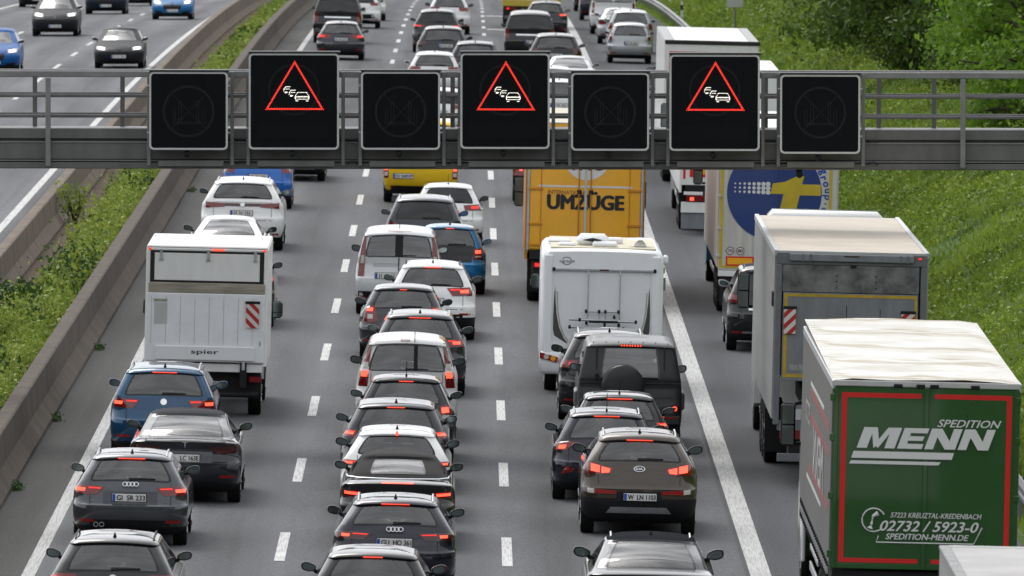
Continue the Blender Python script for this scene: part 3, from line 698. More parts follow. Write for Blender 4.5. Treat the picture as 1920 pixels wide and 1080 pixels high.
# broad-leaved herbs on the embankment
n = 170000; Yg = 150*(640/150.)**np.random.rand(n); Xg = 9.2+np.random.rand(n)**1.15*11; nn = vnoise(Xg, Yg, 2.3, 5)
k = nn > .36; Xg, Yg, nn = Xg[k], Yg[k], nn[k]; bz_ = np.array([bank(x, y) for x, y in zip(Xg, Yg)])
V, F = leaves(np.stack([Xg, Yg, bz_+.08+np.random.rand(len(Xg))*.75*np.abs(nn-.30)], 1), .035+.045*np.random.rand(len(Xg))*(Yg/260), .9)
o = put('embankment_herbs', np_mesh('embankment_herbs', V, F, leafmat('herb_leaves', (.045, .095, .012), (.31, .41, .05), .6, .3))); tag(o, kind='stuff')

# median: soil strip, two concrete barriers, ground cover
SOIL = mat('soil', (.075, .045, .026), rough=.95, var=.45, vscale=1.5, bump=.6, bscale=8)
sheet('median_soil', -10.25, -7.95, YS, SOIL, 0, 4, 'structure', lambda x, y: .18+sag(y)+.05*math.sin(y*.35+x*2)*(1 if -10.1 < x < -8.2 else 0)+(.18 if -9.3 < x < -8.5 else 0))
def concrete(name, c):
    m, t, p = newmat(name); tc_ = t.nodes.new('ShaderNodeTexCoord')
    def nz(scale, st, det=6):
        mp_ = t.nodes.new('ShaderNodeMapping'); mp_.inputs['Scale'].default_value = st; n = t.nodes.new('ShaderNodeTexNoise'); n.inputs['Scale'].default_value = scale; n.inputs['Detail'].default_value = det; n.inputs['Roughness'].default_value = .65
        t.links.new(tc_.outputs['Object'], mp_.inputs[0]); t.links.new(mp_.outputs[0], n.inputs['Vector']); return n
    def rm(n, a, b, lo, hi):
        r = t.nodes.new('ShaderNodeMapRange'); r.inputs[1].default_value = a; r.inputs[2].default_value = b; r.inputs[3].default_value = lo; r.inputs[4].default_value = hi; t.links.new(n.outputs[0], r.inputs[0]); return r
    a = rm(nz(1.0, (1, 1.1, .10)), .30, .70, .52, 1.2); b = rm(nz(5, (1, .3, 1)), .3, .7, .8, 1.15); q = t.nodes.new('ShaderNodeMath'); q.operation = 'MULTIPLY'; t.links.new(a.outputs[0], q.inputs[0]); t.links.new(b.outputs[0], q.inputs[1])
    mx_ = t.nodes.new('ShaderNodeMix'); mx_.data_type = 'RGBA'; mx_.blend_type = 'MULTIPLY'; mx_.inputs[0].default_value = 1; mx_.inputs[6].default_value = (*c, 1); t.links.new(q.outputs[0], mx_.inputs[7]); t.links.new(mx_.outputs[2], p.inputs['Base Color']); p.inputs['Roughness'].default_value = .9; return m
CON = concrete('barrier_concrete', (.080, .060, .044)); CON2 = concrete('barrier_concrete_pale', (.165, .128, .095))
def barrier(name, prof, m, label):
    mb = MB(); ys = ys_list(60, 880, 8); n = len(prof)
    mb.v = [(x, float(y), z+sag(y)) for y in ys for x, z in prof]
    for j in range(len(ys)-1):
        for i in range(n): a = j*n+i; b = j*n+(i+1) % n; mb.face((a, b, b+n, a+n))
    mb.face(range(n)); mb.face(range(len(mb.v)-n, len(mb.v)))
    o = mb.build(name, m, None, 25); tag(o, label, 'barrier', 'concrete barriers of the median'); return o
barrier('concrete_barrier', [(-7.57, .0), (-7.57, .26), (-7.76, .52), (-7.80, 1.02), (-7.83, 1.04), (-8.05, 1.04), (-8.08, 1.02), (-8.12, .0)], CON, 'stained grey concrete barrier along the left edge of the jammed lanes')
barrier('concrete_barrier', [(-10.13, .0), (-10.13, .26), (-10.30, .5), (-10.34, 1.0), (-10.37, 1.02), (-10.56, 1.02), (-10.59, 1.0), (-10.63, .5), (-10.82, .24), (-10.82, 0)], CON2, 'paler concrete barrier along the free flowing opposite road')
n = 16000; Yg = 178*(640/178.)**np.random.rand(n); Xg = -8.2-np.random.rand(n)**1.3*1.45; dens = vnoise(Xg*1.4, Yg, 2.4, 9); edge = np.clip((Xg+9.45+.55*np.clip((255-Yg)/25, 0, 1))/.45, .0, 1)
k = (dens*edge > .16); Xg, Yg, dens = Xg[k], Yg[k], dens[k]; n = len(Xg); hgt = .08+.85*dens**1.8*np.random.rand(n)**.6*np.clip(300/Yg, .5, 1.25)*np.where(np.random.rand(n) < .06, 1.9, 1.)
per = 9; Cx = np.repeat(Xg, per); Cy = np.repeat(Yg, per); H_ = np.repeat(hgt, per); t = np.random.rand(n*per)
sg_ = np.array([sag(y) for y in Cy]); Cn = np.stack([Cx+np.random.normal(size=n*per)*.09*(1.2-t*.6), Cy+np.random.normal(size=n*per)*.10, .32+sg_+H_*t*1.15], 1)
Cn[:, 0] = np.clip(Cn[:, 0], -10.05, -7.98)
V, F = leaves(Cn, (.022+.034*np.random.rand(n*per))*(.75+Cy/420), .8); kk = np.random.rand(len(F))
LM1 = leafmat('weed_leaves', (.085, .15, .016), (.40, .47, .09), 1.6, .3); LM2 = leafmat('weed_leaves_dark', (.022, .055, .012), (.06, .12, .022), 1.0)
me = np_mesh('median_weeds', V, F, [LM1, LM2]); dark = vnoise(Cx, Cy, 3.1, 21)+np.random.rand(len(F))*.25 > .88; me.polygons.foreach_set('material_index', dark.astype(np.int32)); o = put('median_weeds', me); tag(o, kind='stuff')
n = 9000; Yg = 178*(640/178.)**np.random.rand(n); Xg = -8.2-np.random.rand(n)*1.2; V, F = blades(np.stack([Xg, Yg, .25+np.array([sag(y) for y in Yg])], 1), .2+.55*np.random.rand(n), .012+.012*np.random.rand(n), .35)
o = put('median_grass', np_mesh('median_grass', V, F, GB)); tag(o, kind='stuff')
# single bushes standing out of the weeds
STEM = mat('bark', (.06, .045, .032), rough=.95, var=.4, vscale=4, bump=.6)
def bush(name, label, x, y, z, r, h, nl, ls, m, cat='bush', group=None):
    ro = thing(name, label, cat, (x, y, z), group=group); mb = MB(); tips = []
    for k in range(7):
        a = k*.9+random.random(); q = [(0, 0, -.05)]
        for s in range(1, 4): q.append((math.cos(a)*r*.22*s*random.uniform(.7, 1.2), math.sin(a)*r*.22*s, h*.27*s))
        mb.tube(q, [.03*h, .022*h, .015*h, .006*h], 5); tips += q[1:]
    mb.build('stem', STEM, ro, 60)
    T = np.array(tips)[np.random.randint(0, len(tips), nl)]; C = T+np.random.normal(size=(nl, 3))*[r*.30, r*.30, h*.14]; C[:, 2] = np.clip(C[:, 2], .05, h*1.1)
    V, F = leaves(C, ls*(.6+.8*np.random.rand(nl)), .9); put('foliage', np_mesh('foliage', V, F, m), ro); return ro
bush('leafy_bush', 'dark green low bush between the barriers near the left edge', -9.55, 239, .30, .5, .7, 900, .055, LM2, group='bushes in the median strip')
bush('leafy_bush', 'light green leggy sapling leaning on the pale barrier below the gantry', -9.85, 283, .22, .45, 1.05, 420, .055, LM1, group='bushes in the median strip')
bush('leafy_bush', 'dark clump of leaves in the lower left corner of the median', -9.35, 213, .30, .55, .75, 1000, .05, LM2, group='bushes in the median strip')
bush('leafy_bush', 'pale green bush in front of the barrier in the left corner', -9.45, 226, .28, .5, .8, 700, .05, LM1, group='bushes in the median strip')
for (x, y, lab) in ((-7.5, 187.5, 'bushy green weed tuft at the barrier foot beside the lowest estate car'), (-7.46, 228.3, 'weed tuft at the barrier foot beside the petrol blue people carrier'), (-7.42, 303, 'far weed tuft at the barrier foot beside the white sports utility car'), (-7.5, 205.5, 'thin flat weed tuft at the barrier foot between the larger tufts')):
    nl = 260 if y < 190 else 130; C = np.random.normal(size=(nl, 3))*[.05, .22 if y < 190 else .14, .05]; C[:, 2] = np.abs(C[:, 2])+.02; V, F = leaves(C, .02+.02*np.random.rand(nl), .9)
    ro = thing('weed_tuft', lab, 'weed', (x, y, road(x, y)), group='weeds at the barrier foot'); put('foliage', np_mesh('foliage', V, F, LM2), ro)

# trees and shrubs on the embankment
def tree_meshes(seed, h, r, nl, ls, m, low=.05):
    R = random.Random(seed); np.random.seed(seed); mb = MB(); cl = []
    trunk = [(0, 0, -.6), (R.uniform(-.1, .1), 0, h*.25), (R.uniform(-.2, .2), R.uniform(-.2, .2), h*.55), (R.uniform(-.3, .3), R.uniform(-.3, .3), h*.85)]
    mb.tube(trunk, [.05*h*.6, .035*h*.6, .022*h*.6, .008*h*.6], 8)
    for k in range(26):
        t = R.uniform(low, 1); a = R.uniform(0, 6.28); rr = r*(math.sin(math.pi*min(.97, .22+.72*t))**.6)*R.uniform(.55, 1.05); s = Vector((0, 0, h*max(.12, t*.7))); e = Vector((math.cos(a)*rr, math.sin(a)*rr, h*(.08+.88*t)))
        mid = s.lerp(e, .5)+Vector((0, 0, h*.04)); mb.tube([tuple(s), tuple(mid), tuple(e)], [.016*h, .010*h, .003*h], 5)
        for q in range(5): cl.append(tuple(s.lerp(e, R.uniform(.5, 1.08))+Vector((R.gauss(0, .12), R.gauss(0, .12), R.gauss(0, .08)))*r))
    cl = np.array(cl); w_ = np.random.rand(len(cl))**1.5+.15; ci = np.random.choice(len(cl), nl, p=w_/w_.sum()); C = cl[ci]+np.random.normal(size=(nl, 3))*[r*.13, r*.13, r*.085]
    V, F = leaves(C, ls*(.6+.8*np.random.rand(nl)), .75); return mb.mesh('trunk', STEM, 60), np_mesh('crown', V, F, m)
TD = leafmat('dark_tree_leaves', (.026, .062, .009), (.10, .165, .024), 1.0, .25); TM = leafmat('mid_tree_leaves', (.035, .075, .011), (.125, .20, .03), .9, .3); TL = leafmat('bright_hazel_leaves', (.075, .155, .014), (.20, .34, .035), 1.1, .4)
TA = tree_meshes(11, 5.2, 3.0, 15000, .085, TD); TB = tree_meshes(23, 6.0, 3.2, 15000, .09, TM); TC = tree_meshes(5, 4.6, 2.5, 8500, .085, TL); TE = tree_meshes(31, 2.6, 1.7, 5500, .075, TM)
def tree(T, nm, x, y, s, label, rz):
    ro = thing(nm, label, 'tree' if nm.endswith('tree') else 'shrub', (x, y, bank(x, y)-.1), (0, 0, rz), 'trees and shrubs on the embankment'); ro.scale = (s, s, s); put('trunk', T[0], ro); put('crown', T[1], ro)
tree(TC, 'hazel_shrub', 14.5, 290, 1.05, 'bright green hazel shrub at the right edge above the gantry rail', .4)
tree(TC, 'hazel_shrub', 15.4, 312, 1.35, 'taller bright hazel shrub in the top right corner', 2.1)
for i, (T, x, y, s, lab) in enumerate((
    (TA, 17.2, 338, 1.0, 'dark tree directly behind the bright hazel shrub'), (TA, 16.2, 352, .95, 'dark dense tree left of the bright hazel shrub'), (TB, 15.6, 372, .85, 'mid green tree above the rightmost small matrix sign'),
    (TA, 17.8, 378, 1.2, 'tall dark tree on the upper embankment behind the mid green one'), (TB, 17.2, 405, 1.0, 'mid green tree at the top edge right of centre of the embankment'), (TA, 19.5, 400, 1.3, 'darkest tall tree at the top of the embankment'),
    (TA, 16.6, 430, .8, 'small dark tree at the top edge beyond the others'), (TB, 18.4, 455, 1.15, 'far mid green tree cut by the top edge'), (TA, 18.6, 490, 1.1, 'far dark tree cut by the top edge near the road sign'), (TB, 17.9, 535, 1.1, 'farthest mid green tree on the embankment top'),
    (TA, 20.5, 350, 1.2, 'dark tree on top of the embankment behind the hazels'), (TB, 21.5, 430, 1.4, 'large tree on the embankment crest behind the front row'), (TA, 21, 310, 1.2, 'dark crest tree behind the nearer hazel'))):
    tree(T, 'leafy_tree', x-1.5, y, s*1.3, lab, i*1.3)
for i, (x, y, s, lab) in enumerate(((14.2, 352, .8, 'low mid green shrub at the foot of the dark trees'), (14.0, 385, .85, 'low shrub at the edge of the trees, second from the hazel'), (15.0, 325, .8, 'low shrub below the bright hazel beside the gantry post'), (14.6, 418, .8, 'low shrub where the trees begin at the top edge'), (16.4, 290, .6, 'small low shrub under the gantry rail at the right edge'))):
    tree(TE, 'leafy_shrub', x-.4, y, s*1.2, lab, i*2.2)
random.seed(3); np.random.seed(3)
# guardrail on the right
GAL = mat('galvanised_steel', (.20, .205, .21), rough=.45, metal=.7, var=.2, vscale=3)
gr = thing('guardrail', 'galvanised steel guardrail along the foot of the grassy embankment', 'guardrail', (9.0, 300, road(9, 300)))
mb = MB(); ys = ys_list(90, 700, 4); pr = [(-.04, .42), (-.10, .48), (-.10, .54), (-.045, .58), (-.10, .62), (-.10, .69), (-.04, .75), (-.02, .75), (-.07, .69), (-.07, .62), (-.015, .58), (-.07, .54), (-.07, .48), (-.02, .42)]; n = len(pr); base = road(9, 300)
mb.v = [(x, y-300, z+road(9, y)-base) for y in ys for x, z in pr]
for j in range(len(ys)-1):
    for i in range(n): a = j*n+i; b = j*n+(i+1) % n; mb.face((a, b, b+n, a+n))
mb.build('rail', GAL, gr, 30)
pm = MB().box(-.03, .05, -.05, .05, -.3, .70, .01).mesh('post', GAL)
for y in list(range(130, 270, 8))+list(range(430, 640, 8)): put('post', pm, gr, (0, y-300, road(9, y)-base))
def post_thing(name, label, cat, x, y):
    return thing(name, label, cat, (x, y, bank(x, y)))
d = post_thing('delineator_post', 'white delineator post with black band behind the guardrail', 'delineator post', 9.65, 520)
m = MB(); m.prism([(-.06, 0), (.06, 0), (.06, 1.0), (.0, 1.12), (-.06, 1.0)], -.05, .05); m.build('post', mat('post_white', (.6, .6, .58), rough=.5), d); m = MB(); m.box(-.064, .064, -.054, .054, .68, .92); m.build('band', INK, d)
rs = post_thing('road_sign', 'grey steel post carrying a road sign seen from behind on the embankment', 'sign', 10.5, 452)
m = MB(); m.tube([(0, 0, -.4), (0, 0, 2.4)], .045, 10); m.build('post', GAL, rs, 40); m = MB(); m.box(-.32, .32, -.05, -.02, 1.46, 2.3, .012); m.build('sign_panel', mat('sign_back', (.42, .43, .42), rough=.5, var=.1), rs)
# ================================================================ sign gantry
GY = 200.7; GS = 106.3
gx = lambda px: (px-882.5)/GS
gz = lambda py: 13.1-(py+551)/GS
GST = mat('gantry_steel', (.145, .142, .142), rough=.45, metal=.35, var=.22, vscale=2.2, stretch=(1, 1, .25))
GSL = mat('gantry_steel_light', (.23, .228, .228), rough=.42, metal=.35, var=.15, vscale=3)
GDKM = mat('gantry_dark_joint', (.02, .02, .021), rough=.7)  # near-black for the girder grooves and grab handles
XL, XR = -10.6, 11.6
gan = thing('sign_gantry', 'grey steel gantry with railings spanning the carriageway above the traffic', 'gantry', (0, GY, 0), (0, .0021, 0))
m = MB()
m.box(XL, XR, 0, .9, gz(303), gz(262), .01); m.box(XL, XR, -.03, .93, gz(261), gz(241), .012); m.box(XL, XR, -.02, .92, gz(317), gz(305), .012)
m.build('girder', GST, gan)
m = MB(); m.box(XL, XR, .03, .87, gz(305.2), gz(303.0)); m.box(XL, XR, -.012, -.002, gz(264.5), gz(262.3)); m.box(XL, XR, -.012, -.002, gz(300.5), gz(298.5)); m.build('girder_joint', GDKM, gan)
m = MB(); m.box(XL, XR, -.022, -.004, gz(268.5), gz(265.6), .004); m.box(XL, XR, -.02, -.004, gz(303), gz(300.8), .004); m.build('girder_flange', GSL, gan)
def rails(y):
    for a, b, t in ((145, 133, .10), (183, 176.5, .055), (221, 214.5, .055)):
        m = MB(); z0, z1 = gz(a), gz(b); m.box(XL, XR, y-t/2, y+t/2, z0, z1, .012); m.build('rail', GST if t < .09 else GSL, gan)
rails(-.09); rails(.86)
SG = [('s', 281, 428, 133, 279), ('b', 467, 636, 98, 278), ('s', 677, 825, 132, 278), ('b', 863, 1030, 97, 276), ('s', 1070, 1216, 133, 279), ('b', 1254, 1423, 99, 279), ('s', 1461, 1611, 136, 284)]
for px in (89, 1804): m = MB(); m.box(gx(px)-.045, gx(px)+.045, -.20, -.115, gz(312), gz(146), .008); m.build('post', GSL, gan)
for px in (225, 847, 1437, 1754, 60, 1650): m = MB(); m.box(gx(px)-.04, gx(px)+.04, .87, .94, gz(241), gz(146), .008); m.build('post', GST, gan)
for _, a, b, c, d in SG:
    for px in (a-3, b+6): m = MB(); m.box(gx(px)-.032, gx(px)+.032, -.20, -.115, gz(310), gz(max(c, 134)), .006); m.build('post', GSL, gan)
    m = MB(); m.box(gx(a+14), gx(b-10), -.13, -.05, gz(312), gz(301), .006); m.build('tread_plate', GSL, gan)
    xa, xb = gx(b+14), gx(b+34)
    for z in (264, 306): m = MB(); m.tube([(xa, -.05, gz(z)), (xa+.05, -.09, gz(z-3)), (xb-.05, -.09, gz(z-3)), (xb, -.05, gz(z))], .018, 6); m.build('grab_handle', GDKM, gan)
for x in (XL+.3, XR-.3):
    m = MB(); m.box(x-.35, x+.35, .1, .8, -.8, gz(303), .03); m.build('column', GST, gan)
m = MB(); m.box(gx(1495), gx(1500), .3, .36, gz(322), gz(316)); m.tube([(gx(1498), .2, gz(321)), (gx(1498), -.1, gz(326))], .06, 8); m.build('camera_unit', PLA, gan)
SB = mat('sign_housing', (.024, .025, .027), rough=.5); SFACE = mat('matrix_face', (.0035, .0042, .006), rough=.5, spec=.12, var=.25, vscale=2.5, stretch=(4, 1, .5)); SFR = mat('sign_border', (.52, .53, .52), rough=.5, var=.1)
LEDR = mat('led_red', (.5, .01, .01), emit=(1, .045, .03), es=2.1); LEDW = mat('led_white', (.8, .8, .75), emit=(1, .93, .82), es=1.7); LOFF = mat('led_off', (.04, .042, .046), rough=.35); LOFF2 = mat('led_off_matrix', (.02, .02, .022), rough=.45)
SM = mat('silver_bolt', (.5, .5, .5), rough=.4, metal=.6)
def rrect(x0, x1, z0, z1, r, n=6):
    P = []
    for cx, cz, a0 in ((x1-r, z1-r, 0), (x0+r, z1-r, 90), (x0+r, z0+r, 180), (x1-r, z0+r, 270)):
        for k in range(n+1): a = rad(a0+90*k/n); P.append((cx+r*math.cos(a), cz+r*math.sin(a)))
    return P
def dotmat():
    if 'led_text_matrix' in MAT: return MAT['led_text_matrix']
    m, t, p = newmat('led_text_matrix'); c = t.nodes.new('ShaderNodeTexCoord'); ck = t.nodes.new('ShaderNodeTexChecker'); ck.inputs['Scale'].default_value = 64; ck.inputs[1].default_value = (.0065, .007, .009, 1); ck.inputs[2].default_value = (.004, .0045, .006, 1)
    t.links.new(c.outputs['Object'], ck.inputs[0]); t.links.new(ck.outputs[0], p.inputs['Base Color']); p.inputs['Roughness'].default_value = .55; p.inputs['Specular IOR Level'].default_value = .12; MAT['led_text_matrix'] = m; return m
def sign(kind, a, b, c, d, label):
    wd, h = (b-a)/GS, (d-c)/GS
    cx = (gx(a)+gx(b))/2; big = kind == 'b'
    s = thing('matrix_sign', label, 'matrix sign', (cx, GY-.62, gz(d)-cx*.0021), (0, .0021, 0), 'matrix signs hanging on the gantry')
    m = MB(); m.box(-wd/2+.01, wd/2-.01, .02, .40, .01, h+.03, .02); m.box(-wd/2-.005, wd/2+.02, -.02, .36, h+.001, h+.035, .008); m.build('housing', SB, s)
    m = MB(); O = rrect(-wd/2, wd/2, 0, h, .08); I = rrect(-wd/2+.034, wd/2-.034, .034, h-.034, .055); n = len(O); k = len(m.v)
    m.v = [(x, 0, z) for x, z in O]+[(x, 0, z) for x, z in I]+[(x, .03, z) for x, z in O]
    for i in range(n):
        j = (i+1) % n; m.face((i, j, n+j, n+i)); m.face((i, 2*n+i, 2*n+j, j))
    m.build('frame', SFR, s)
    m = MB(); m.prism(rrect(-wd/2+.034, wd/2-.034, .034, h-.034, .055), .006, .02); m.build('display', SFACE, s)
    cz = h/2-.02 if not big else h-(210-98)/GS*.98; R = .425
    cz = (gz(207) if not big else gz(166))-gz(d)
    def dots(P, r, y=.002):
        q = MB()
        for x, z in P: q.disc(x, z, r, y-.006, y+.004, 6)
        return q
    ring = [((R+.022*q)*math.cos(2*math.pi*k/96), cz+(R+.022*q)*math.sin(2*math.pi*k/96)) for k in range(96) for q in (0, 1)]
    if big: ring = [p for i, p in enumerate(ring) if True]
    dots(ring, .0075).build('led_ring', LOFF if not big else LOFF2, s)
    if not big:
        P = []
        for k in range(-14, 15):
            t = k/14*.30; P += [(t, cz+t), (t, cz-t), (t+.02, cz+t), (t+.02, cz-t)]
        for x in (-.27, -.23, -.17, -.12, .14, .18, .24, .29): P += [(x, cz-.22+.019*q) for q in range(22 if abs(x) < .2 else 15)]
        P += [(-.22+.019*q, cz-.22) for q in range(24)]+[(-.2+.019*q, cz-.19) for q in range(22)]
        dots(P, .006).build('led_pattern', LOFF2, s)
    else:
        T = [(0, gz(115)-gz(d)), (gx(499)-cx0(a, b), gz(204)-gz(d)), (gx(605)-cx0(a, b), gz(204)-gz(d))] if False else [(0, gz(113)-gz(d)), (-.505, gz(203)-gz(d)), (.505, gz(203)-gz(d))]
        P = []; off = 1.5/GS
        for q in (0, 1):
            sc = 1-.058*q; c3 = (sum(p[0] for p in T)/3, sum(p[1] for p in T)/3); U = [(c3[0]+(x-c3[0])*sc, c3[1]+(z-c3[1])*sc) for x, z in T]
            for i in range(3):
                A, B = U[i], U[(i+1) % 3]; nn_ = 34
                for k in range(nn_): P.append((lerp(A[0], B[0], (k+.5*q)/nn_)+off, lerp(A[1], B[1], (k+.5*q)/nn_)))
        dots(P, .0078).build('warning_triangle', LEDR, s)
        P = []; zb_ = gz(185)-gz(d)
        def ln(x0, z0, x1, z1, n): P.extend((lerp(x0, x1, k/max(1, n-1)), lerp(z0, z1, k/max(1, n-1))) for k in range(n))
        X0 = .13     # front car
        ln(X0-.075, zb_+.13, X0+.075, zb_+.13, 8); ln(X0-.115, zb_+.075, X0-.085, zb_+.12, 3); ln(X0+.115, zb_+.075, X0+.085, zb_+.12, 3); ln(X0-.115, zb_+.05, X0+.115, zb_+.05, 11); ln(X0-.115, zb_+.06, X0+.115, zb_+.06, 10); ln(X0-.12, zb_+.02, X0-.12, zb_+.05, 3); ln(X0+.12, zb_+.02, X0+.12, zb_+.05, 3); ln(X0-.11, zb_+.012, X0+.11, zb_+.012, 11)
        for sx in (-1, 1): ln(X0+sx*.075, zb_-.018, X0+sx*.105, zb_-.018, 3)
        for X1, Z1 in ((-.03, .11), (-.125, .17)):
            ln(X1-.03, zb_+Z1+.06, X1+.04, zb_+Z1+.06, 5); ln(X1-.065, zb_+Z1+.02, X1-.04, zb_+Z1+.05, 3); ln(X1-.03, zb_+Z1+.02, X1+.03, zb_+Z1+.02, 4); ln(X1-.068, zb_+Z1-.015, X1-.06, zb_+Z1+.01, 2); ln(X1-.04, zb_+Z1-.03, X1-.005, zb_+Z1-.035, 3); ln(X1-.045, zb_+Z1-.045, X1-.02, zb_+Z1-.045, 3)
        dots([(x+off, z) for x, z in P], .0066).build('queue_symbol', LEDW, s)
        P = [(-wd/2+.16+.031*i, .20+.031*j) for i in range(int((wd-.32)/.031)) for j in range(8)]
        m = MB(); m.box(P[0][0]-.02, P[-1][0]+.02, -.001, .004, P[0][1]-.02, P[-1][1]+.02); m.build('text_matrix', dotmat(), s)
    m = MB(); m.tube([(-.03, .2, -.07), (-.03, -.06, -.09)], .05, 10); m.tube([(-.02, -.07, -.085), (.05, -.10, -.04)], .014, 6); m.build('sensor', PLA, s)
    m = MB()
    for z in (.22*h, .82*h):
        for sx in (-1, 1): m.box(sx*(wd/2+.02)-.022, sx*(wd/2+.02)+.022, .05, .10, z-.012, z+.012, .003)
    m.build('bracket', SM, s)
LBL = ['unlit small matrix sign farthest left on the gantry above the median', 'large lit congestion warning sign farthest left above the left lane', 'unlit small matrix sign above the dashes between left and middle lanes', 'large lit congestion warning sign in the middle of the gantry', 'unlit small matrix sign right of the middle warning sign', 'large lit congestion warning sign farthest right in front of the white trailers', 'unlit small matrix sign farthest right in front of the green embankment']
for q, l in zip(SG, LBL): sign(*q, l)

# ================================================================ trucks
TGREY = mat('truck_grey_panel', (.17, .18, .195), rough=.5, var=.22, vscale=1.6, stretch=(2, 1, .6)); TFRAME = mat('truck_grey_frame', (.13, .135, .145), rough=.5, var=.2, vscale=4)
TDIRT = mat('dirty_grey_metal', (.15, .15, .15), rough=.65, metal=.2, var=.75, vscale=2.2, stretch=(1, 1, 1)); TSIDE = mat('grey_trailer_side', (.30, .30, .295), rough=.6, spec=.15, var=.12, vscale=1.2, stretch=(1, .15, 3))
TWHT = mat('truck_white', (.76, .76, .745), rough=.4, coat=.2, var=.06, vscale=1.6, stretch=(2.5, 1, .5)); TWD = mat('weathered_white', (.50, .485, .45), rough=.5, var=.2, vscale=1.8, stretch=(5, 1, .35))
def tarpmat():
    m, t, p = newmat('stain_shade_roof_tarpaulin'); c = t.nodes.new('ShaderNodeTexCoord'); wv = t.nodes.new('ShaderNodeTexWave'); wv.bands_direction = 'Y'; wv.inputs['Scale'].default_value = .62; wv.inputs['Distortion'].default_value = 2.2; wv.inputs['Detail'].default_value = 4; wv.inputs['Detail Scale'].default_value = .9
    r = t.nodes.new('ShaderNodeValToRGB'); e = r.color_ramp.elements; e[0].position = .02; e[0].color = (.45, .40, .32, 1); e[1].position = .16; e[1].color = (.64, .63, .60, 1)  # brown cross lines: rust stains, with shading of the roof ridges painted in
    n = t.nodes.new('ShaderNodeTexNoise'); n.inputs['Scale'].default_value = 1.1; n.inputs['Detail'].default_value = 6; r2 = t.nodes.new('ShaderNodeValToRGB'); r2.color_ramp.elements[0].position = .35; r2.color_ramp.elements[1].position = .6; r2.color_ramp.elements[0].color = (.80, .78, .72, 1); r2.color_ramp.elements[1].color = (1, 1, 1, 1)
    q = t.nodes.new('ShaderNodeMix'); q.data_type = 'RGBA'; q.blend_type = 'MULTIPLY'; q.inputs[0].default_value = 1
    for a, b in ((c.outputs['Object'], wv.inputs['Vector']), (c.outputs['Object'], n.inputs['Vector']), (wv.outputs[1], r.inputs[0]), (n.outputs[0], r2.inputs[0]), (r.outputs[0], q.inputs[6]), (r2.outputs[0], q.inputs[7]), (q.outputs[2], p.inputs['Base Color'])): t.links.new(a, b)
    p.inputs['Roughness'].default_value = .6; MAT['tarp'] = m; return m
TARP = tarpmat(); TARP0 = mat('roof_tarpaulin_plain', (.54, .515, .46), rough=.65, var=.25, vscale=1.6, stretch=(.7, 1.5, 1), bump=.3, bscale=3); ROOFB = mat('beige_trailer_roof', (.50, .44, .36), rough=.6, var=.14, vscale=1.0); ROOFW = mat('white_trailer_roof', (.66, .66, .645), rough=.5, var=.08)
GRN = mat('green_door', (.013, .072, .010), rough=.28, coat=.5, var=.10, vscale=1.2); RTAPE = mat('red_reflective_tape', (.62, .012, .012), rough=.35); YTAPE = mat('yellow_reflective_tape', (.42, .28, .02), rough=.5, var=.25, vscale=5); SLV = mat('silver_lettering', (.52, .53, .53), rough=.4)
CURT = mat('grey_curtain_side', (.17, .165, .16), rough=.6, spec=.1, var=.12, vscale=1.0, stretch=(1, .4, .2), bump=.25, bscale=1.5); DBLU = mat('deep_blue_print', (.010, .035, .17), rough=.4, coat=.2); DYEL = mat('yellow_print', (.50, .37, .02), rough=.45, var=.12); ORM = mat('orange_marker', (.85, .40, .01), rough=.4); WINK = mat('white_print', (.66, .66, .65), rough=.4); MAR = mat('maroon_print', (.14, .012, .012), rough=.5); GRYP = mat('grey_print', (.13, .13, .13), rough=.5); BEIG = mat('beige_wood_edge', (.30, .27, .22), rough=.7, var=.4, vscale=6, stretch=(.3, 1, 4)); SWO = mat('dark_grey_swoosh', (.06, .058, .055), rough=.4); CREAM = mat('cream_roof', (.55, .50, .36), rough=.5)
def striped():
    if 'hazard_stripes' in MAT: return MAT['hazard_stripes']
    m, t, p = newmat('hazard_stripes'); c = t.nodes.new('ShaderNodeTexCoord'); mp_ = t.nodes.new('ShaderNodeMapping'); mp_.inputs['Rotation'].default_value = (0, rad(-45), 0)
    wv = t.nodes.new('ShaderNodeTexWave'); wv.bands_direction = 'X'; wv.inputs['Scale'].default_value = 2.3; wv.inputs['Distortion'].default_value = .15
    r = t.nodes.new('ShaderNodeValToRGB'); r.color_ramp.interpolation = 'CONSTANT'; r.color_ramp.elements[0].color = (.42, .012, .015, 1); r.color_ramp.elements[1].color = (.58, .57, .54, 1); r.color_ramp.elements[1].position = .5
    t.links.new(c.outputs['Object'], mp_.inputs[0]); t.links.new(mp_.outputs[0], wv.inputs['Vector']); t.links.new(wv.outputs[0], r.inputs[0]); t.links.new(r.outputs[0], p.inputs['Base Color']); p.inputs['Roughness'].default_value = .45
    MAT['hazard_stripes'] = m; return m
def hazard(par, x0, x1, z0, z1, y, flip=1):
    m = MB(); w_, h = (x1-x0)/2, (z1-z0)/2; m.box(-w_, w_, -.012, .012, -h, h, .004); o = m.build('warning_plate', striped(), par); o.location = ((x0+x1)/2, y, (z0+z1)/2); o.scale = (flip, 1, 1)
    m = MB(); m.box(-w_-.015, w_+.015, -.018, .016, h, h+.05, .004); m.build('plate_holder', PLA, o); return o
def trk(name, label, cat, X, Y, yaw=0): return thing(name, label, cat, (X, Y, road(X, Y)), (0, TILT, yaw))
def bx(par, name, m, x0, x1, y0, y1, z0, z1, b=.006): return MB().box(x0, x1, y0, y1, z0, z1, b).build(name, m, par)
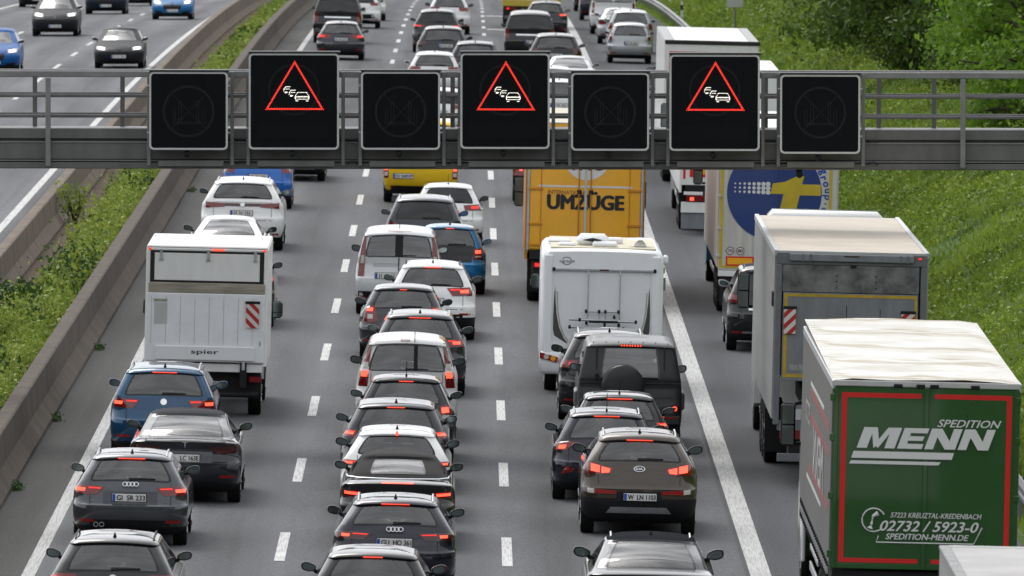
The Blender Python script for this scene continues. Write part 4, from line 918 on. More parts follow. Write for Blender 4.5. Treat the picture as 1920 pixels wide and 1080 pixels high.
def cab(par, y, col, W=2.45, H=3.3, mirm=PLA):
    m = MB(); w_ = W/2; prof = [(y, .55), (y, H-.05), (y+.5, H), (y+1.5, H-.12), (y+2.0, H-1.3), (y+2.15, H-2.0), (y+2.15, .4), (y+.9, .4)]
    n = len(prof); m.v = [(-w_, p, z) for p, z in prof]+[(w_, p, z) for p, z in prof]; m.face(range(n)); m.face(range(2*n-1, n-1, -1))
    for i in range(n): m.face((i, n+i, n+(i+1) % n, (i+1) % n))
    m.build('cab', col, par)
    m = MB(); m.v = [(s*(w_-.12), p, z) for p, z in ((y+1.535, H-.18), (y+2.02, H-1.27)) for s in (-1, 1)]; m.v = [(a, b+.02, c+.01) for a, b, c in m.v]; m.face((0, 1, 3, 2)); m.build('windscreen', GDK, par)
    for s in (1, -1):
        m = MB(); m.prism([(0, 0)], 0, 0) if False else None
        q = [(y+.75, H-1.35), (y+.75, H-.65), (y+1.55, H-.65), (y+1.85, H-1.35)]; mm_ = MB(); mm_.v = [(s*(w_+.008), a, b) for a, b in q]; mm_.face(range(4)); mm_.build('side_window', GDK, par)
        mo = MB(); mo.box(-.11, .11, 0, .16, -.36, .30, .045); mo.tube([(-.10*s, .1, .28), (-.33*s, .14, .34)], .03, 6); mo.tube([(-.10*s, .1, -.33), (-.33*s, .14, -.30)], .03, 6)
        o = mo.build('wing_mirror', mirm, par); o.location = (s*(w_+.20), y+1.55, H-.95); MB().box(-.09, .09, -.008, .004, -.02, .27, .004).build('mirror_glass', MIRG, o); MB().box(-.09, .09, -.008, .004, -.33, -.05, .004).build('mirror_glass', MIRG, o)
    for s in (1, -1): wheel(par, s*(w_-.18), y+1.1, .50, .32, s, True)
def chassis(par, L, floor, W=2.5, axles=(2.6, 3.9, 5.2), r=.5, rear=True, lamps=True, bump=None, dual=False):
    bx(par, 'chassis', UND, -.5, .5, .15, L, floor-.35, floor-.02); 
    for y in axles:
        for s in (1, -1):
            wheel(par, s*(W/2-.19), y, r, .38, s, True)
        MB().tube([(-W/2+.3, y, r), (W/2-.3, y, r)], .09, 8).build('axle', UND, par)
    for s in (1, -1):
        bx(par, 'mudflap', PLA, s*(W/2-.2)-.21, s*(W/2-.2)+.21, axles[0]-.62, axles[0]-.59, .22, floor-.12)
        bx(par, 'side_guard', ALU, s*(W/2-.03)-.015, s*(W/2-.03)+.015, axles[-1]+1.2, max(axles[-1]+1.4, L-3.6), .62, .74); bx(par, 'side_guard', ALU, s*(W/2-.03)-.015, s*(W/2-.03)+.015, axles[-1]+1.2, max(axles[-1]+1.4, L-3.6), .92, 1.0)
    if rear: bx(par, 'underrun_bar', TFRAME if bump is None else bump, -W/2+.06, W/2-.06, .08, .16, .42, .56, .01)
    if lamps:
        for s in (1, -1):
            o = bx(par, 'tail_lamp', LRED, s*(W/2-.34)-.24, s*(W/2-.34)+.24, .05, .12, .80, .95, .01); bx(o, 'lit_element', LDIM, s*(W/2-.2)-.05, s*(W/2-.2)+.05, .043, .052, .84, .91, .003)

# --- green door curtain trailer
t = trk('curtainside_truck', 'curtainside lorry with a green rear door, red border and large white lettering', 'truck', 6.17, 155.8); W, Lg, zt, zb = 1.275, 13.7, 3.98, 1.40
m = MB()
for s in (1, -1): m.v = []; m.f = []; m.m = []; m.box(s*W-.02, s*W+.02, .12, Lg, 1.42, zt-.12, .008); m.build('curtain', CURT, t)
bx(t, 'front_wall', TGREY, -W, W, Lg-.06, Lg, 1.2, zt); bx(t, 'load_floor', UND, -W+.03, W-.03, .1, Lg, 1.18, 1.36)
m = MB(); n = 46; xs = [-W-.01, -W*.8, -W*.4, 0, W*.4, W*.8, W+.01]
for k in range(n+1):
    y = Lg*k/n; sagz = -.05*(1 if k % 2 else 0)*(1 if 0 < k < n else 0)
    for i, x in enumerate(xs): m.v.append((x, y, zt+.03+(sagz+.025*math.sin(x*4+k*2.1)*random.random() if 0 < i < 6 else -.03)+.10*y/Lg))
for k in range(n):
    for i in range(6): a = k*7+i; m.face((a, a+1, a+8, a+7))
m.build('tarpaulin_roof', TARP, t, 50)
for s in (1, -1): bx(t, 'roof_rail', ALU, s*W-.025, s*W+.028, .0, Lg, zt-.12, zt+.0, .01)
bx(t, 'header_bar', mat('pale_header', (.45, .45, .43), rough=.5, var=.15), -W, W, -.02, .10, 3.905, 3.99, .012)
for x in (-.40, -.09, .10, .66): bx(t, 'hinge', PLA, x-.06, x+.06, -.035, -.02, 3.90, 3.95)
for s, x0, x1 in ((-1, -W, -.006), (1, .006, W)):
    d = bx(t, 'rear_door', GRN, x0, x1, 0, .06, zb, 3.90, .006)
    bx(d, 'door_frame', GRN, x0 if s < 0 else x1-.07, x0+.07 if s < 0 else x1, -.018, 0, zb, 3.895, .008); bx(d, 'door_frame', GRN, x0+.07 if s < 0 else x0, x1 if s < 0 else x1-.07, -.012, 0, zb, zb+.07, .005)
    xo = -1.13 if s < 0 else 1.135; a, b = (xo-.035, -.075) if s < 0 else (.11, xo+.035)
    bx(d, 'red_border', RTAPE, a, b, -.006, -.002, 3.755, 3.82, 0); bx(d, 'red_border', RTAPE, a, b, -.006, -.002, 1.485, 1.545, 0); bx(d, 'red_border', RTAPE, xo-.035, xo+.035, -.0065, -.0025, 1.545, 3.755, 0)
    for z in (1.6, 2.4, 3.2, 3.75): bx(d, 'hinge', GRN, s*W-.05, s*W+.02, -.03, -.005, z-.05, z+.05, .01)
Y_ = -.014
bx(t, 'locking_rod', GRN, -.035, .035, -.03, -.012, zb, 3.9, .008)
Y_ = -.034
text('lettering', 'SPEDITION', WINK, t, .15, 1.03, 3.37, 3.475, -.008, .012, .35)
LET = {'M': [[(0, 0), (.27, 0), (.27, 1), (0, 1)], [(.73, 0), (1, 0), (1, 1), (.73, 1)], [(.2, 1), (.36, 1), (.56, .18), (.44, .0)], [(.64, 1), (.8, 1), (.56, .0), (.44, .18)]],
       'E': [[(0, 0), (.33, 0), (.33, 1), (0, 1)], [(.3, 0), (1, 0), (1, .24), (.3, .24)], [(.3, .39), (.92, .39), (.92, .61), (.3, .61)], [(.3, .76), (1, .76), (1, 1), (.3, 1)]],
       'N': [[(0, 0), (.28, 0), (.28, 1), (0, 1)], [(.72, 0), (1, 0), (1, 1), (.72, 1)], [(.02, 1), (.34, 1), (.98, 0), (.66, 0)]]}
xq = -.95
for ch, wq in (('M', .52), ('E', .34), ('N', .42), ('N', .42)):
    m = MB()
    for k, pl in enumerate(LET[ch]): m.prism([(xq+x*wq+z*.10, 3.065+z*.285) for x, z in pl], Y_-.003-.0006*k, Y_)
    m.build('lettering', WINK, t); xq += wq+.035
for z0, z1, x0, x1 in ((2.925, 3.02, -1.02, .36), (2.845, 2.89, -1.05, .18)):
    m = MB(); m.prism([(x0, z0), (x1, z0), (x1+.03, z1), (x0+.03, z1)], Y_-.004, Y_); m.build('bar_marking', WINK, t)
text('lettering', '57223 KREUZTAL-KREDENBACH', WINK, t, -.46, .79, 2.115, 2.185, Y_, .02, .25); text('lettering', '02732 / 5923-0', WINK, t, -.60, .75, 1.93, 2.07, Y_, .03, .3); text('lettering', 'SPEDITION-MENN.DE', WINK, t, -.52, .62, 1.815, 1.895, Y_, .03, .25)
m = MB(); pts = [(-.69+.16*math.cos(a), Y_, 2.075+.16*math.sin(a)) for a in np.linspace(.5, 5.3, 24)]; m.tube(pts, .010, 4)
m.tube([(-.62, Y_, 1.86), (-.65, Y_, 1.77), (.69, Y_, 1.77), (.80, Y_, 2.0)], .009, 4)
m.tube([(-.63, Y_, 2.17), (-.70, Y_, 2.13), (-.72, Y_, 2.02), (-.74, Y_, 1.96)], [.04, .022, .022, .045], 6); m.build('phone_symbol', WINK, t)
text('lettering', 'SPEDITION', WINK, t, 9.5, 11.5, 2.75, 3.05, 0, .03, .3, -W-.024); text('lettering', 'MENN', WINK, t, 3.0, 7.8, 2.2, 2.85, 0, .03, .3, -W-.024)
for z0, y0, y1 in ((3.35, 3.5, 9.5), (1.95, 4, 10.5)): m = MB(); m.box(-W-.0235, -W-.021, y0, y1, z0, z0+.06); m.build('bar_marking', WINK, t)
for z0 in (3.2, 2.85, 2.1): m = MB(); m.box(-W-.023, -W-.021, 1.0, 9.5, z0, z0+.11); m.build('bar_marking', mat('muted_red_band', (.30, .06, .06), rough=.45, var=.3, vscale=1.2), t)  # muted red bands along the left curtain
sm_ = MB().box(-.014, .014, -.035, .035, -.28, 0, .005).mesh('strap', PLA); bk = MB().box(-.018, .018, -.05, .05, -.10, 0, .005).mesh('buckle', ALU)
for k in range(26):
    o = put('curtain_strap', sm_, t, (-W-.025, .4+k*.5, 1.47)); put('buckle', bk, o, (0, 0, -.08))
chassis(t, Lg, 1.2, 2.5, (2.7, 4.0, 5.3)); cab(t, Lg+.55, mat('green_cab', (.018, .085, .016), rough=.3, coat=.6), 2.46, 3.35)
bx(t, 'bump_stop', ALU, 1.0, 1.24, -.06, -.02, 1.62, 1.68); 
for s in (1, -1): bx(t, 'side_deflector', WHITE, s*1.22-.03, s*1.22+.03, Lg+.05, Lg+.75, .45, 1.3, .02); bx(t, 'landing_leg', UND, s*.9-.06, s*.9+.06, Lg-2.6, Lg-2.45, .3, 1.2)

# --- dirty grey box trailer
t = trk('grey_box_truck', 'dirty grey box lorry with beige roof and yellow outlined tail lift', 'truck', 6.37, 192.6); W, Lg, zt = 1.275, 13.6, 4.0
for s in (1, -1): bx(t, 'side_wall', TSIDE, s*W-.03, s*W+.03, .06, Lg, 1.15, zt-.03)
bx(t, 'front_wall', TSIDE, -W, W, Lg-.05, Lg, 1.1, zt-.02); bx(t, 'roof', ROOFB, -W+.0, W-.0, .02, Lg, zt-.028, zt+.0, .008)
for s in (1, -1): bx(t, 'roof_rail', ALU, s*W-.04, s*W+.04, .03, Lg, zt-.09, zt+.022, .01)
bx(t, 'roof_rail', ALU, -W, W, .0, .06, zt-.04, zt+.012, .006)
bx(t, 'rear_frame', TFRAME, -W, W, .0, .1, 3.78, 3.955, .008); bx(t, 'header_bar', TGREY, -1.06, 1.05, -.06, -.003, 3.84, 3.965, .012)
for x in (-.83, -.7, .83, .95): bx(t, 'header_bracket', TFRAME, x-.015, x+.015, -.075, -.06, 3.83, 3.97)
bx(t, 'high_brake_lamp', LDRK, -.13, .12, -.07, -.061, 3.925, 3.945, .002); bx(t, 'marker_lamp', LDIM, 1.13, 1.18, -.02, -.002, 3.9, 3.93, .004); bx(t, 'latch', PLA, -.02, .08, -.05, 0, 3.74, 3.79)
for s in (1, -1): bx(t, 'rear_frame', TFRAME, s*(W-.05)-.05, s*(W-.05)+.05, -.012, .1, 1.05, 3.775, .012)
bx(t, 'upper_door', TDIRT, -1.17, 1.15, .01, .05, 3.31, 3.775, .008)
tl = bx(t, 'tail_lift', TGREY, -1.15, 1.14, -.015, .04, 1.80, 3.30, .008)
bx(tl, 'yellow_outline', YTAPE, -1.13, 1.12, -.020, -.0155, 3.235, 3.285, 0); bx(tl, 'yellow_outline', YTAPE, -1.13, -1.07, -.021, -.0165, 1.86, 3.233, 0); bx(tl, 'yellow_outline', YTAPE, 1.08, 1.12, -.021, -.0165, 1.86, 3.233, 0); bx(tl, 'yellow_outline', YTAPE, -1.068, 1.078, -.02, -.0155, 1.86, 1.92, 0)
for x, z0, z1 in ((-.07, 2.2, 3.1), (.50, 2.3, 3.05), (.2, 2.4, 2.9)): bx(tl, 'scratch', PLA, x-.006, x+.006, -.018, -.0152, z0, z1, 0)
hazard(tl, -1.13, -.93, 2.60, 3.02, -.05); hazard(tl, .86, 1.09, 2.62, 2.98, -.05)
bx(tl, 'label_plate', mat('label_grey', (.25, .25, .25), rough=.6, var=.4, vscale=30), -1.02, -.72, -.02, -.0155, 1.98, 2.08, 0)
for x in (-.25, .3): 
    for z in (3.4, 3.5, 3.6): MB().disc(x*1.0+(.0 if x < 0 else .12), z, .013, .0, .012, 10).build('rivet', PLA, t)
bx(t, 'side_bump', PLA, -W-.06, -W-.028, .1, .55, 3.05, 3.3, .01)
chassis(t, Lg, 1.12, 2.5, (6.2, 7.5, 8.8)); bx(t, 'lift_cylinder_box', UND, -1.0, 1.0, .2, .8, .5, 1.0, .02)
bx(t, 'bumper_beam', TFRAME, -1.2, 1.2, .05, .15, .95, 1.12, .01)
cab(t, Lg+.55, WHITE, 2.46, 3.5); m = MB(); m.box(-1.05, 1.05, Lg+.6, Lg+1.7, 3.55, 4.06, .10); m.build('wind_deflector', WHITE, t, 50)

# --- white trailer with blue disc
t = trk('white_reefer_truck', 'white box lorry with a large blue disc and yellow arrow on its rear', 'truck', 6.62, 246.8); W, Lg, zt = 1.275, 13.5, 4.0
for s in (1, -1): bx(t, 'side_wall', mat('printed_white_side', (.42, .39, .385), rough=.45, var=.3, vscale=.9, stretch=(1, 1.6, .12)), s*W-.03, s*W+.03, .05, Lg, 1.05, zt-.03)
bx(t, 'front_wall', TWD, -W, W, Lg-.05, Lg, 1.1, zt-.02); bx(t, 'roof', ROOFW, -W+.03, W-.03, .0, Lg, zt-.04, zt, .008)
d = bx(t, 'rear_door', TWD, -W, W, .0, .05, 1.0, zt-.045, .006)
bx(d, 'yellow_trim', DYEL, -W+.01, -W+.085, -.008, -.002, 1.06, 3.9, 0); bx(d, 'yellow_trim', DYEL, W-.18, W-.115, -.008, -.002, 1.06, 3.9, 0); bx(d, 'yellow_trim', DYEL, -W+.09, W-.19, -.008, -.002, 1.045, 1.10, 0)
cx, cz, R = -.09, 2.69, 1.03
MB().disc(cx, cz, R, -.010, -.003, 64).build('blue_disc', DBLU, d)
f5 = lambda px, py: ((px/3+1200-1455)/86.4, 13.25-(py/3+300+551)/86.4)
m = MB(); m.prism([f5(*p) for p in ((718, 187), (732, 128), (800, 118), (868, 84), (908, 84), (896, 130), (1002, 130), (1003, 192), (884, 192), (862, 300), (768, 300), (793, 187))], -.016, -.0105); m.build('yellow_arrow', DYEL, d)
m = MB()
for i in range(8):
    for j in range(3): x, z = f5(520+i*26.5, 133+j*23); m.disc(x, z, .018+.0048*i, -.016, -.0105, 12)
m.build('white_dots', WINK, d)
for i, ch in enumerate('ecgroup.com'):
    a = rad(40-i*7.2); r = R+.10; xx, zz = cx+r*math.cos(a)*1.0, cz+r*math.sin(a); v, f = text_mesh(ch, .03); c0 = v.mean(0); h = .23
    a2 = a-math.pi/2; mb = MB(); mb.v = [(xx+((p[0]-c0[0])*math.cos(a2)-(p[1]-c0[1])*math.sin(a2))*h, -.006, zz+((p[0]-c0[0])*math.sin(a2)+(p[1]-c0[1])*math.cos(a2))*h) for p in v]; mb.f = f; mb.m = [0]*len(f)
    me = bpy.data.meshes.new('lettering'); me.from_pydata(mb.v, [], f); me.materials.append(PLB); put('lettering', me, d)
for x, tx in ((-1.02, '70'), (-.80, '80')):
    m = MB(); m.disc(x, 1.42, .085, -.008, -.003, 24); o = m.build('speed_sticker', WINK, d); MB().ring(x, 1.42, .072, .088, -.011, -.003, 24).build('sticker_ring', MAR, o); text('sticker_number', tx, INK, o, x-.05, x+.05, 1.385, 1.455, -.0105, .03)
o = bx(d, 'marker_plate', RTAPE, -1.11, -.50, -.01, -.002, 1.09, 1.30, 0); bx(o, 'marker_face', ORM, -1.075, -.535, -.014, -.0105, 1.125, 1.265, 0)
MB().box(-.004, .004, -.014, -.0025, 1.1, 3.9).build('door_gap', INK, d)
for z in (1.3, 1.9, 2.6, 3.3):
    bx(t, 'hinge', ALU, -W-.05, -W+.04, -.04, .0, z-.03, z+.03)
bx(t, 'bumper_beam', TWHT, -1.27, 1.27, .0, .12, .86, .99, .01); bx(t, 'number_plate', PLW, -.9, -.45, -.01, .0, .88, .96, .002); chassis(t, Lg, 1.03, 2.5, (2.2, 3.5, 4.8), lamps=False)
o = bx(t, 'mud_skirt', PLA, -1.22, 1.22, .06, .09, .22, .84, .01); bx(o, 'blue_stripe', PLB, -1.0, 1.0, .052, .059, .42, .50, 0); text('skirt_lettering', 'ecgroup', WINK, o, -1.05, -.45, .27, .35, .055, .02)
for s in (1, -1): bx(t, 'tail_lamp', LDRK, s*.95-.2, s*.95+.2, .045, .06, .58, .72, .01)
cab(t, Lg+.55, mat('blue_cab', (.02, .10, .22), rough=.3, coat=.5), 2.46, 3.5)

# --- two white trailers beyond
t = trk('white_box_truck', 'white box lorry standing just beyond the farthest right warning sign', 'truck', 6.50, 284.8); W, Lg, zt = 1.275, 13.4, 4.0
for s in (1, -1): bx(t, 'side_wall', TWHT, s*W-.03, s*W+.03, .05, Lg, 1.05, zt-.03)
bx(t, 'roof', ROOFW, -W, W, .0, Lg, zt-.028, zt, .008); bx(t, 'front_wall', TWHT, -W+.03, W-.03, Lg-.05, Lg, 1.1, zt-.03); d = bx(t, 'rear_door', TWHT, -W+.03, W-.03, 0, .05, 1.25, zt-.03)
bx(d, 'red_border', RTAPE, W-.14, W-.06, -.008, -.002, 1.4, 3.6, 0); bx(d, 'red_border', RTAPE, -W+.06, -W+.12, -.008, -.002, 1.4, 3.6, 0)
bx(t, 'bumper_beam', TWHT, -1.25, 1.25, .0, .1, .55, .82, .01); chassis(t, Lg, 1.2, 2.5, (3.2, 4.5, 5.8), lamps=False)
o = bx(t, 'marker_plate', RTAPE, -1.05, -.55, -.02, -.005, 1.45, 1.95, .003); bx(o, 'marker_face', ORM, -.95, -.65, -.025, -.0205, 1.52, 1.93, 0)
bx(t, 'lamp_bar', PLA, -1.15, 1.15, -.01, .1, .98, 1.24, .01)
for s in (1, -1):
    o = bx(t, 'tail_lamp', LRED, s*.84-.28, s*.84+.28, -.03, -.005, .83, .99, .01); bx(o, 'lit_element', LLIT, s*.98-.05, s*.98+.05, -.036, -.0305, .86, .94, .003)
    bx(t, 'mudflap', TGREY, s*.88-.36, s*.88+.36, .05, .08, .14, .54, .01); bx(t, 'step_bar', WHITE, s*.95-.24, s*.95+.24, -.02, 0, 1.0, 1.08, .005)
cab(t, Lg+.5, WHITE, 2.46, 3.4)
t = trk('white_tarpaulin_truck', 'white tarpaulin lorry with red outlined rear and the number 13', 'truck', 6.58, 314.5); W, Lg, zt = 1.275, 13.6, 4.0
for s in (1, -1): bx(t, 'side_wall', TWHT, s*W-.03, s*W+.03, .05, Lg, 1.05, zt-.04); bx(t, 'roof_edge', mat('grey_tarpaulin_edge', (.36, .36, .36), rough=.6), s*(W-.1)-.13, s*(W-.1)+.13, .03, Lg, zt-.035, zt+.005, .01)
bx(t, 'roof', ROOFW, -W+.24, W-.24, .0, Lg, zt-.03, zt, .008); bx(t, 'front_wall', TWHT, -W+.03, W-.03, Lg-.05, Lg, 1.1, zt-.04); d = bx(t, 'rear_door', TWHT, -W+.0, W-.0, .01, .05, 1.2, zt-.10)
bx(t, 'roof_seal', INK, -W-.03, W+.06, -.03, .03, zt-.10, zt+.015, .02); bx(d, 'red_border', RTAPE, -W+.1, W-.1, .001, .008, 3.62, 3.70, 0); bx(d, 'red_border', RTAPE, -W+.1, -W+.17, .002, .009, 1.3, 3.62, 0); bx(d, 'red_border', RTAPE, W-.17, W-.1, .002, .009, 1.3, 3.62, 0)
text('lettering', '13', INK, d, -1.02, -.60, 3.10, 3.55, .005, .03); o = bx(d, 'dark_emblem', INK, .52, .92, .001, .008, 3.28, 3.54, 0); m = MB(); m.prism([(.55, 3.30), (.66, 3.30), (.72, 3.52), (.69, 3.52)], -.004, .0005); m.prism([(.72, 3.3), (.76, 3.3), (.82, 3.5), (.79, 3.5)], -.004, .0005); m.prism([(.8, 3.3), (.84, 3.3), (.89, 3.48), (.86, 3.48)], -.004, .0005); m.build('emblem_strokes', WINK, o)
chassis(t, Lg, 1.2, 2.5); cab(t, Lg+.5, WHITE, 2.46, 3.4)
# --- roof of a nearer lorry in the lower right corner
t = trk('grey_roofed_truck', 'weathered grey lorry roof cut off by the lower right corner of the picture', 'truck', 6.36, 111.0); W, Lg, zt = 1.275, 13.6, 4.0
for s in (1, -1): bx(t, 'side_wall', TSIDE, s*W-.03, s*W+.03, .05, Lg, 1.05, zt-.03); bx(t, 'roof_rail', mat('dull_rail', (.23, .23, .23), rough=.6, var=.4, vscale=5), s*(W-.02)-.06, s*(W-.02)+.06, .0, Lg, zt-.028, zt+.02, .01)
bx(t, 'roof', mat('grey_roof_skin', (.36, .35, .34), rough=.55, var=.2, vscale=1.2), -W+.08, W-.08, .0, Lg, zt-.03, zt+.004, .005); bx(t, 'front_wall', TWHT, -W+.03, W-.03, Lg-.05, Lg+.01, 1.1, zt+.02); bx(t, 'rear_door', TGREY, -W+.03, W-.03, 0, .05, 1.15, zt-.03); chassis(t, Lg, 1.15, 2.5); cab(t, Lg+.6, WHITE, 2.46, 3.3)

# --- orange removal lorry
t = trk('removal_truck', 'orange removal lorry with black lettering on its rear doors', 'truck', 2.46, 249.6); W, Lg, zt = 1.28, 9.0, 4.02
for s in (1, -1): bx(t, 'side_wall', mat('orange_brown_side', (.42, .17, .02), rough=.45, var=.15), s*W-.03, s*W+.03, .05, Lg, 1.0, zt-.03)
bx(t, 'roof', mat('beige_roof', (.52, .47, .38), rough=.55), -W, W, 0, Lg, zt-.028, zt, .008); bx(t, 'front_wall', ORA, -W+.03, W-.03, Lg-.05, Lg, 1, zt-.03)
bx(t, 'rear_frame', ORA, -W+.03, W-.03, .0, .06, zt-.14, zt-.03, .006)
for s in (1, -1):
    bx(t, 'rear_frame', ALU, s*(W-.035)-.03, s*(W-.035)+.03, -.01, .06, 1.2, zt-.14, .01); d = bx(t, 'rear_door', ORA, min(s*.006, s*(W-.07)), max(s*.006, s*(W-.07)), .0, .05, 1.23, zt-.145, .008)
    for z in (3.35, 2.55, 1.78, 1.32): bx(d, 'hinge', mat('orange_hinge', (.55, .22, .005), rough=.5), min(s*.93, s*1.25), max(s*.93, s*1.25), -.03, -.001, z-.03, z+.03, .008)
    m = MB(); m.tube([(s*.13-.01, -.03, 1.26), (s*.13-.01, -.03, zt-.16)], .016, 6); m.tube([(s*.97, -.012, 1.26), (s*.97, -.012, zt-.16)], .008, 5); m.build('locking_rod', mat('dark_orange_rod', (.45, .19, .005), rough=.5), d)
    bx(d, 'rod_bracket', PLA, s*.13-.05, s*.13+.04, -.045, -.02, 2.45, 2.55, .008)
bx(t, 'door_seal', mat('pale_seal', (.5, .49, .46), rough=.5), -.02, .03, -.022, -.002, 1.24, zt-.15, .005)
m = MB(); m.disc(.02, 3.26, .5, -.006, -.003, 40); o = m.build('white_roundel', WINK, t); text('roundel_lettering', 'THO', MAR, o, -.38, .43, 2.98, 3.3, -.009, .03)
bx(t, 'bar_marking', WINK, -1.03, 1.03, -.0075, -.0035, 2.60, 2.64, 0); text('lettering', 'INTERNATIONALE', MAR, t, -.82, .12, 2.44, 2.53, -.006, .005); text('lettering', 'UMZÜGE', INK, t, -.82, .84, 2.12, 2.50, -.0085, .055)
bx(t, 'bumper_beam', UND, -1.2, 1.2, 0, .2, 1.0, 1.2); chassis(t, Lg, 1.1, 2.45, (1.9, ), lamps=True); bx(t, 'box_frame', UND, -1.15, 1.15, .1, .8, .5, 1.0, .03); cab(t, Lg+.1, ORA, 2.4, 3.0)
for s in (1, -1): bx(t, 'rear_mudguard', UND, s*1.03-.22, s*1.03+.22, 1.0, 2.7, .95, 1.03, .02)

# --- distant yellow and white lorry
t = trk('recovery_truck', 'far white and yellow lorry at the top edge in the right moving lane', 'truck', 2.62, 494.5); W, Lg = 1.27, 7.0
bx(t, 'box_body', TWHT, -W, W, .06, Lg, 1.05, 3.6, .02); bx(t, 'rear_frame', mat('yellow_frame', (.50, .38, .05), rough=.5), -W-.01, W+.01, .0, .05, .98, 1.26, .01)
for s in (1, -1): bx(t, 'rear_frame', YTAPE, s*(W-.06)-.06, s*(W-.06)+.06, -.01, .055, 1.27, 3.6, .01)
for x in (-.75, .62): bx(t, 'marker_plate', ORM, x-.2, x+.2, -.02, .04, 1.35, 1.95, .01)
chassis(t, Lg, 1.0, 2.45, (1.6,), .48); bx(t, 'rear_box', UND, -1.2, 1.2, .1, .6, .45, .97, .02); cab(t, Lg+.1, WHITE, 2.4, 2.8)

# --- white box van with tail lift
t = trk('box_truck', 'white box truck with a folded tail lift and red white warning plate', 'truck', -4.88, 207.6); W, Lg, zt = 1.09, 4.7, 3.10
for s in (1, -1): bx(t, 'side_wall', TWHT, s*W-.025, s*W+.025, .03, Lg, .95, zt-.01, .012)
bx(t, 'roof', ROOFW, -W-.02, W+.02, .02, Lg, zt-.009, zt+.03, .03); bx(t, 'front_wall', TWHT, -W, W, Lg-.05, Lg, .95, zt-.01); bx(t, 'rear_frame', TWHT, -W, W, .0, .06, zt-.06, zt-.012, .01)
for s in (1, -1): bx(t, 'rear_frame', TWHT, s*(W-.02)-.03, s*(W-.02)+.03, -.01, .05, .95, zt-.06, .01)
d = bx(t, 'upper_flap', TWHT, -.96, .96, .0, .03, 2.50, 3.0, .006)
bx(d, 'rubber_seal', INK, -1.02, 1.02, .004, .028, 3.0, 3.035, 0); bx(d, 'rubber_seal', INK, -1.02, -.965, .004, .028, 2.50, 2.998, 0); bx(d, 'rubber_seal', INK, .965, 1.02, .004, .028, 2.50, 2.998, 0); bx(d, 'rubber_seal', INK, -1.03, 1.03, .004, .03, 2.465, 2.496, 0)
for x in (-.84, .02, .88): bx(d, 'flap_hinge', ALU, x-.025, x+.025, -.03, -.001, 2.88, 3.07, .005); bx(d, 'hinge_foot', ALU, x-.04, x+.04, -.02, -.001, 2.86, 2.89, .004)
bx(t, 'high_brake_lamp', LB3, .09, .31, -.025, -.002, 3.05, 3.085, .004); bx(t, 'marker_lamp', LDIM, -1.075, -1.02, -.02, -.002, 3.055, 3.085, .004); bx(t, 'marker_lamp', LDIM, 1.02, 1.075, -.02, -.002, 3.055, 3.085, .004)
tl = bx(t, 'tail_lift', mat('tail_lift_white', (.76, .77, .79), rough=.4, var=.07), -1.08, 1.07, -.07, -.012, 1.02, 2.27, .012)
bx(tl, 'platform_edge', BEIG, -1.06, 1.065, -.055, -.01, 2.275, 2.46, .01)
for k in range(8): bx(tl, 'seam', GRYP, -1.0+.264*k, -.996+.264*k, -.0725, -.0695, 1.34, 2.2, 0)
hazard(tl, .73, .97, 1.66, 2.10, -.10, -1)
bx(tl, 'label_plate', mat('label_beige', (.32, .31, .27), rough=.6, var=.3, vscale=30), -.96, -.71, -.076, -.071, 2.11, 2.16, 0); bx(tl, 'sticker_patch', mat('pale_patch', (.47, .48, .48), rough=.5, var=.06), -.95, -.71, -.0735, -.0705, 1.70, 2.09, 0)
o = bx(tl, 'folded_lip', mat('lip_white', (.74, .75, .76), rough=.4), -.91, .90, -.12, -.075, 1.05, 1.31, .012); bx(tl, 'eyelet', ALU, .975, 1.01, -.076, -.07, 1.33, 1.42, .006)
m = MB(); v, f = text_mesh('spier', .0); text('lettering', 'spier', INK, o, -.26, .25, 1.145, 1.245, -.124, .01)
bx(t, 'rear_beam', TWHT, -1.05, 1.05, -.02, .12, .84, .99, .01); bx(t, 'rear_panel', UND, -1.02, 1.02, .25, .35, .45, .86)
for x in (-.62, .70): bx(t, 'lift_arm', PLA, x-.06, x+.06, -.08, .25, .55, 1.02, .015); bx(t, 'lift_cylinder', ALU, x-.03, x+.03, -.1, -.06, .88, 1.05, .01)
for s in (1, -1): o = bx(t, 'tail_lamp', LRED, s*.92-.115, s*.92+.115, .0, .09, .655, .765, .015)
m = MB(); m.tube([(-.98, .05, .43), (.98, .05, .43)], .055, 10); m.build('underrun_bar', PLA, t, 40)
plate(t, -.0, .2, .60, '037', .50, 0, False, (.66, .96)); bx(t, 'chassis', UND, -.5, .5, .3, Lg+1, .5, .95)
for y in (1.25, Lg+.9):
    for s in (1, -1): wheel(t, s*.90, y, .36, .24, s, True)
m = MB(); prof = [(Lg+.05, .45), (Lg+.05, 2.15), (Lg+.5, 2.25), (Lg+.75, 2.2), (Lg+1.35, 1.45), (Lg+2.0, 1.1), (Lg+2.1, .4)]; n = len(prof); m.v = [(-1.0, a, b) for a, b in prof]+[(1.0, a, b) for a, b in prof]; m.face(range(n)); m.face(range(2*n-1, n-1, -1))
for i in range(n): m.face((i, n+i, n+(i+1) % n, (i+1) % n))
m.build('cab', WHITE, t)
for s in (1, -1):
    mo = MB(); mo.box(-.10, .10, 0, .14, -.16, .16, .05); mo.tube([(-.08*s, .06, -.05), (-.25*s, .1, -.08)], .03, 6); o = mo.build('wing_mirror', PLA, t, 40); o.location = (s*1.21, Lg+.95, 1.70); MB().box(-.08, .08, -.008, .003, -.05, .14, .01).build('mirror_glass', MIRG, o); MB().box(-.08, .08, -.008, .003, -.14, -.06, .01).build('mirror_glass', MIRG, o)

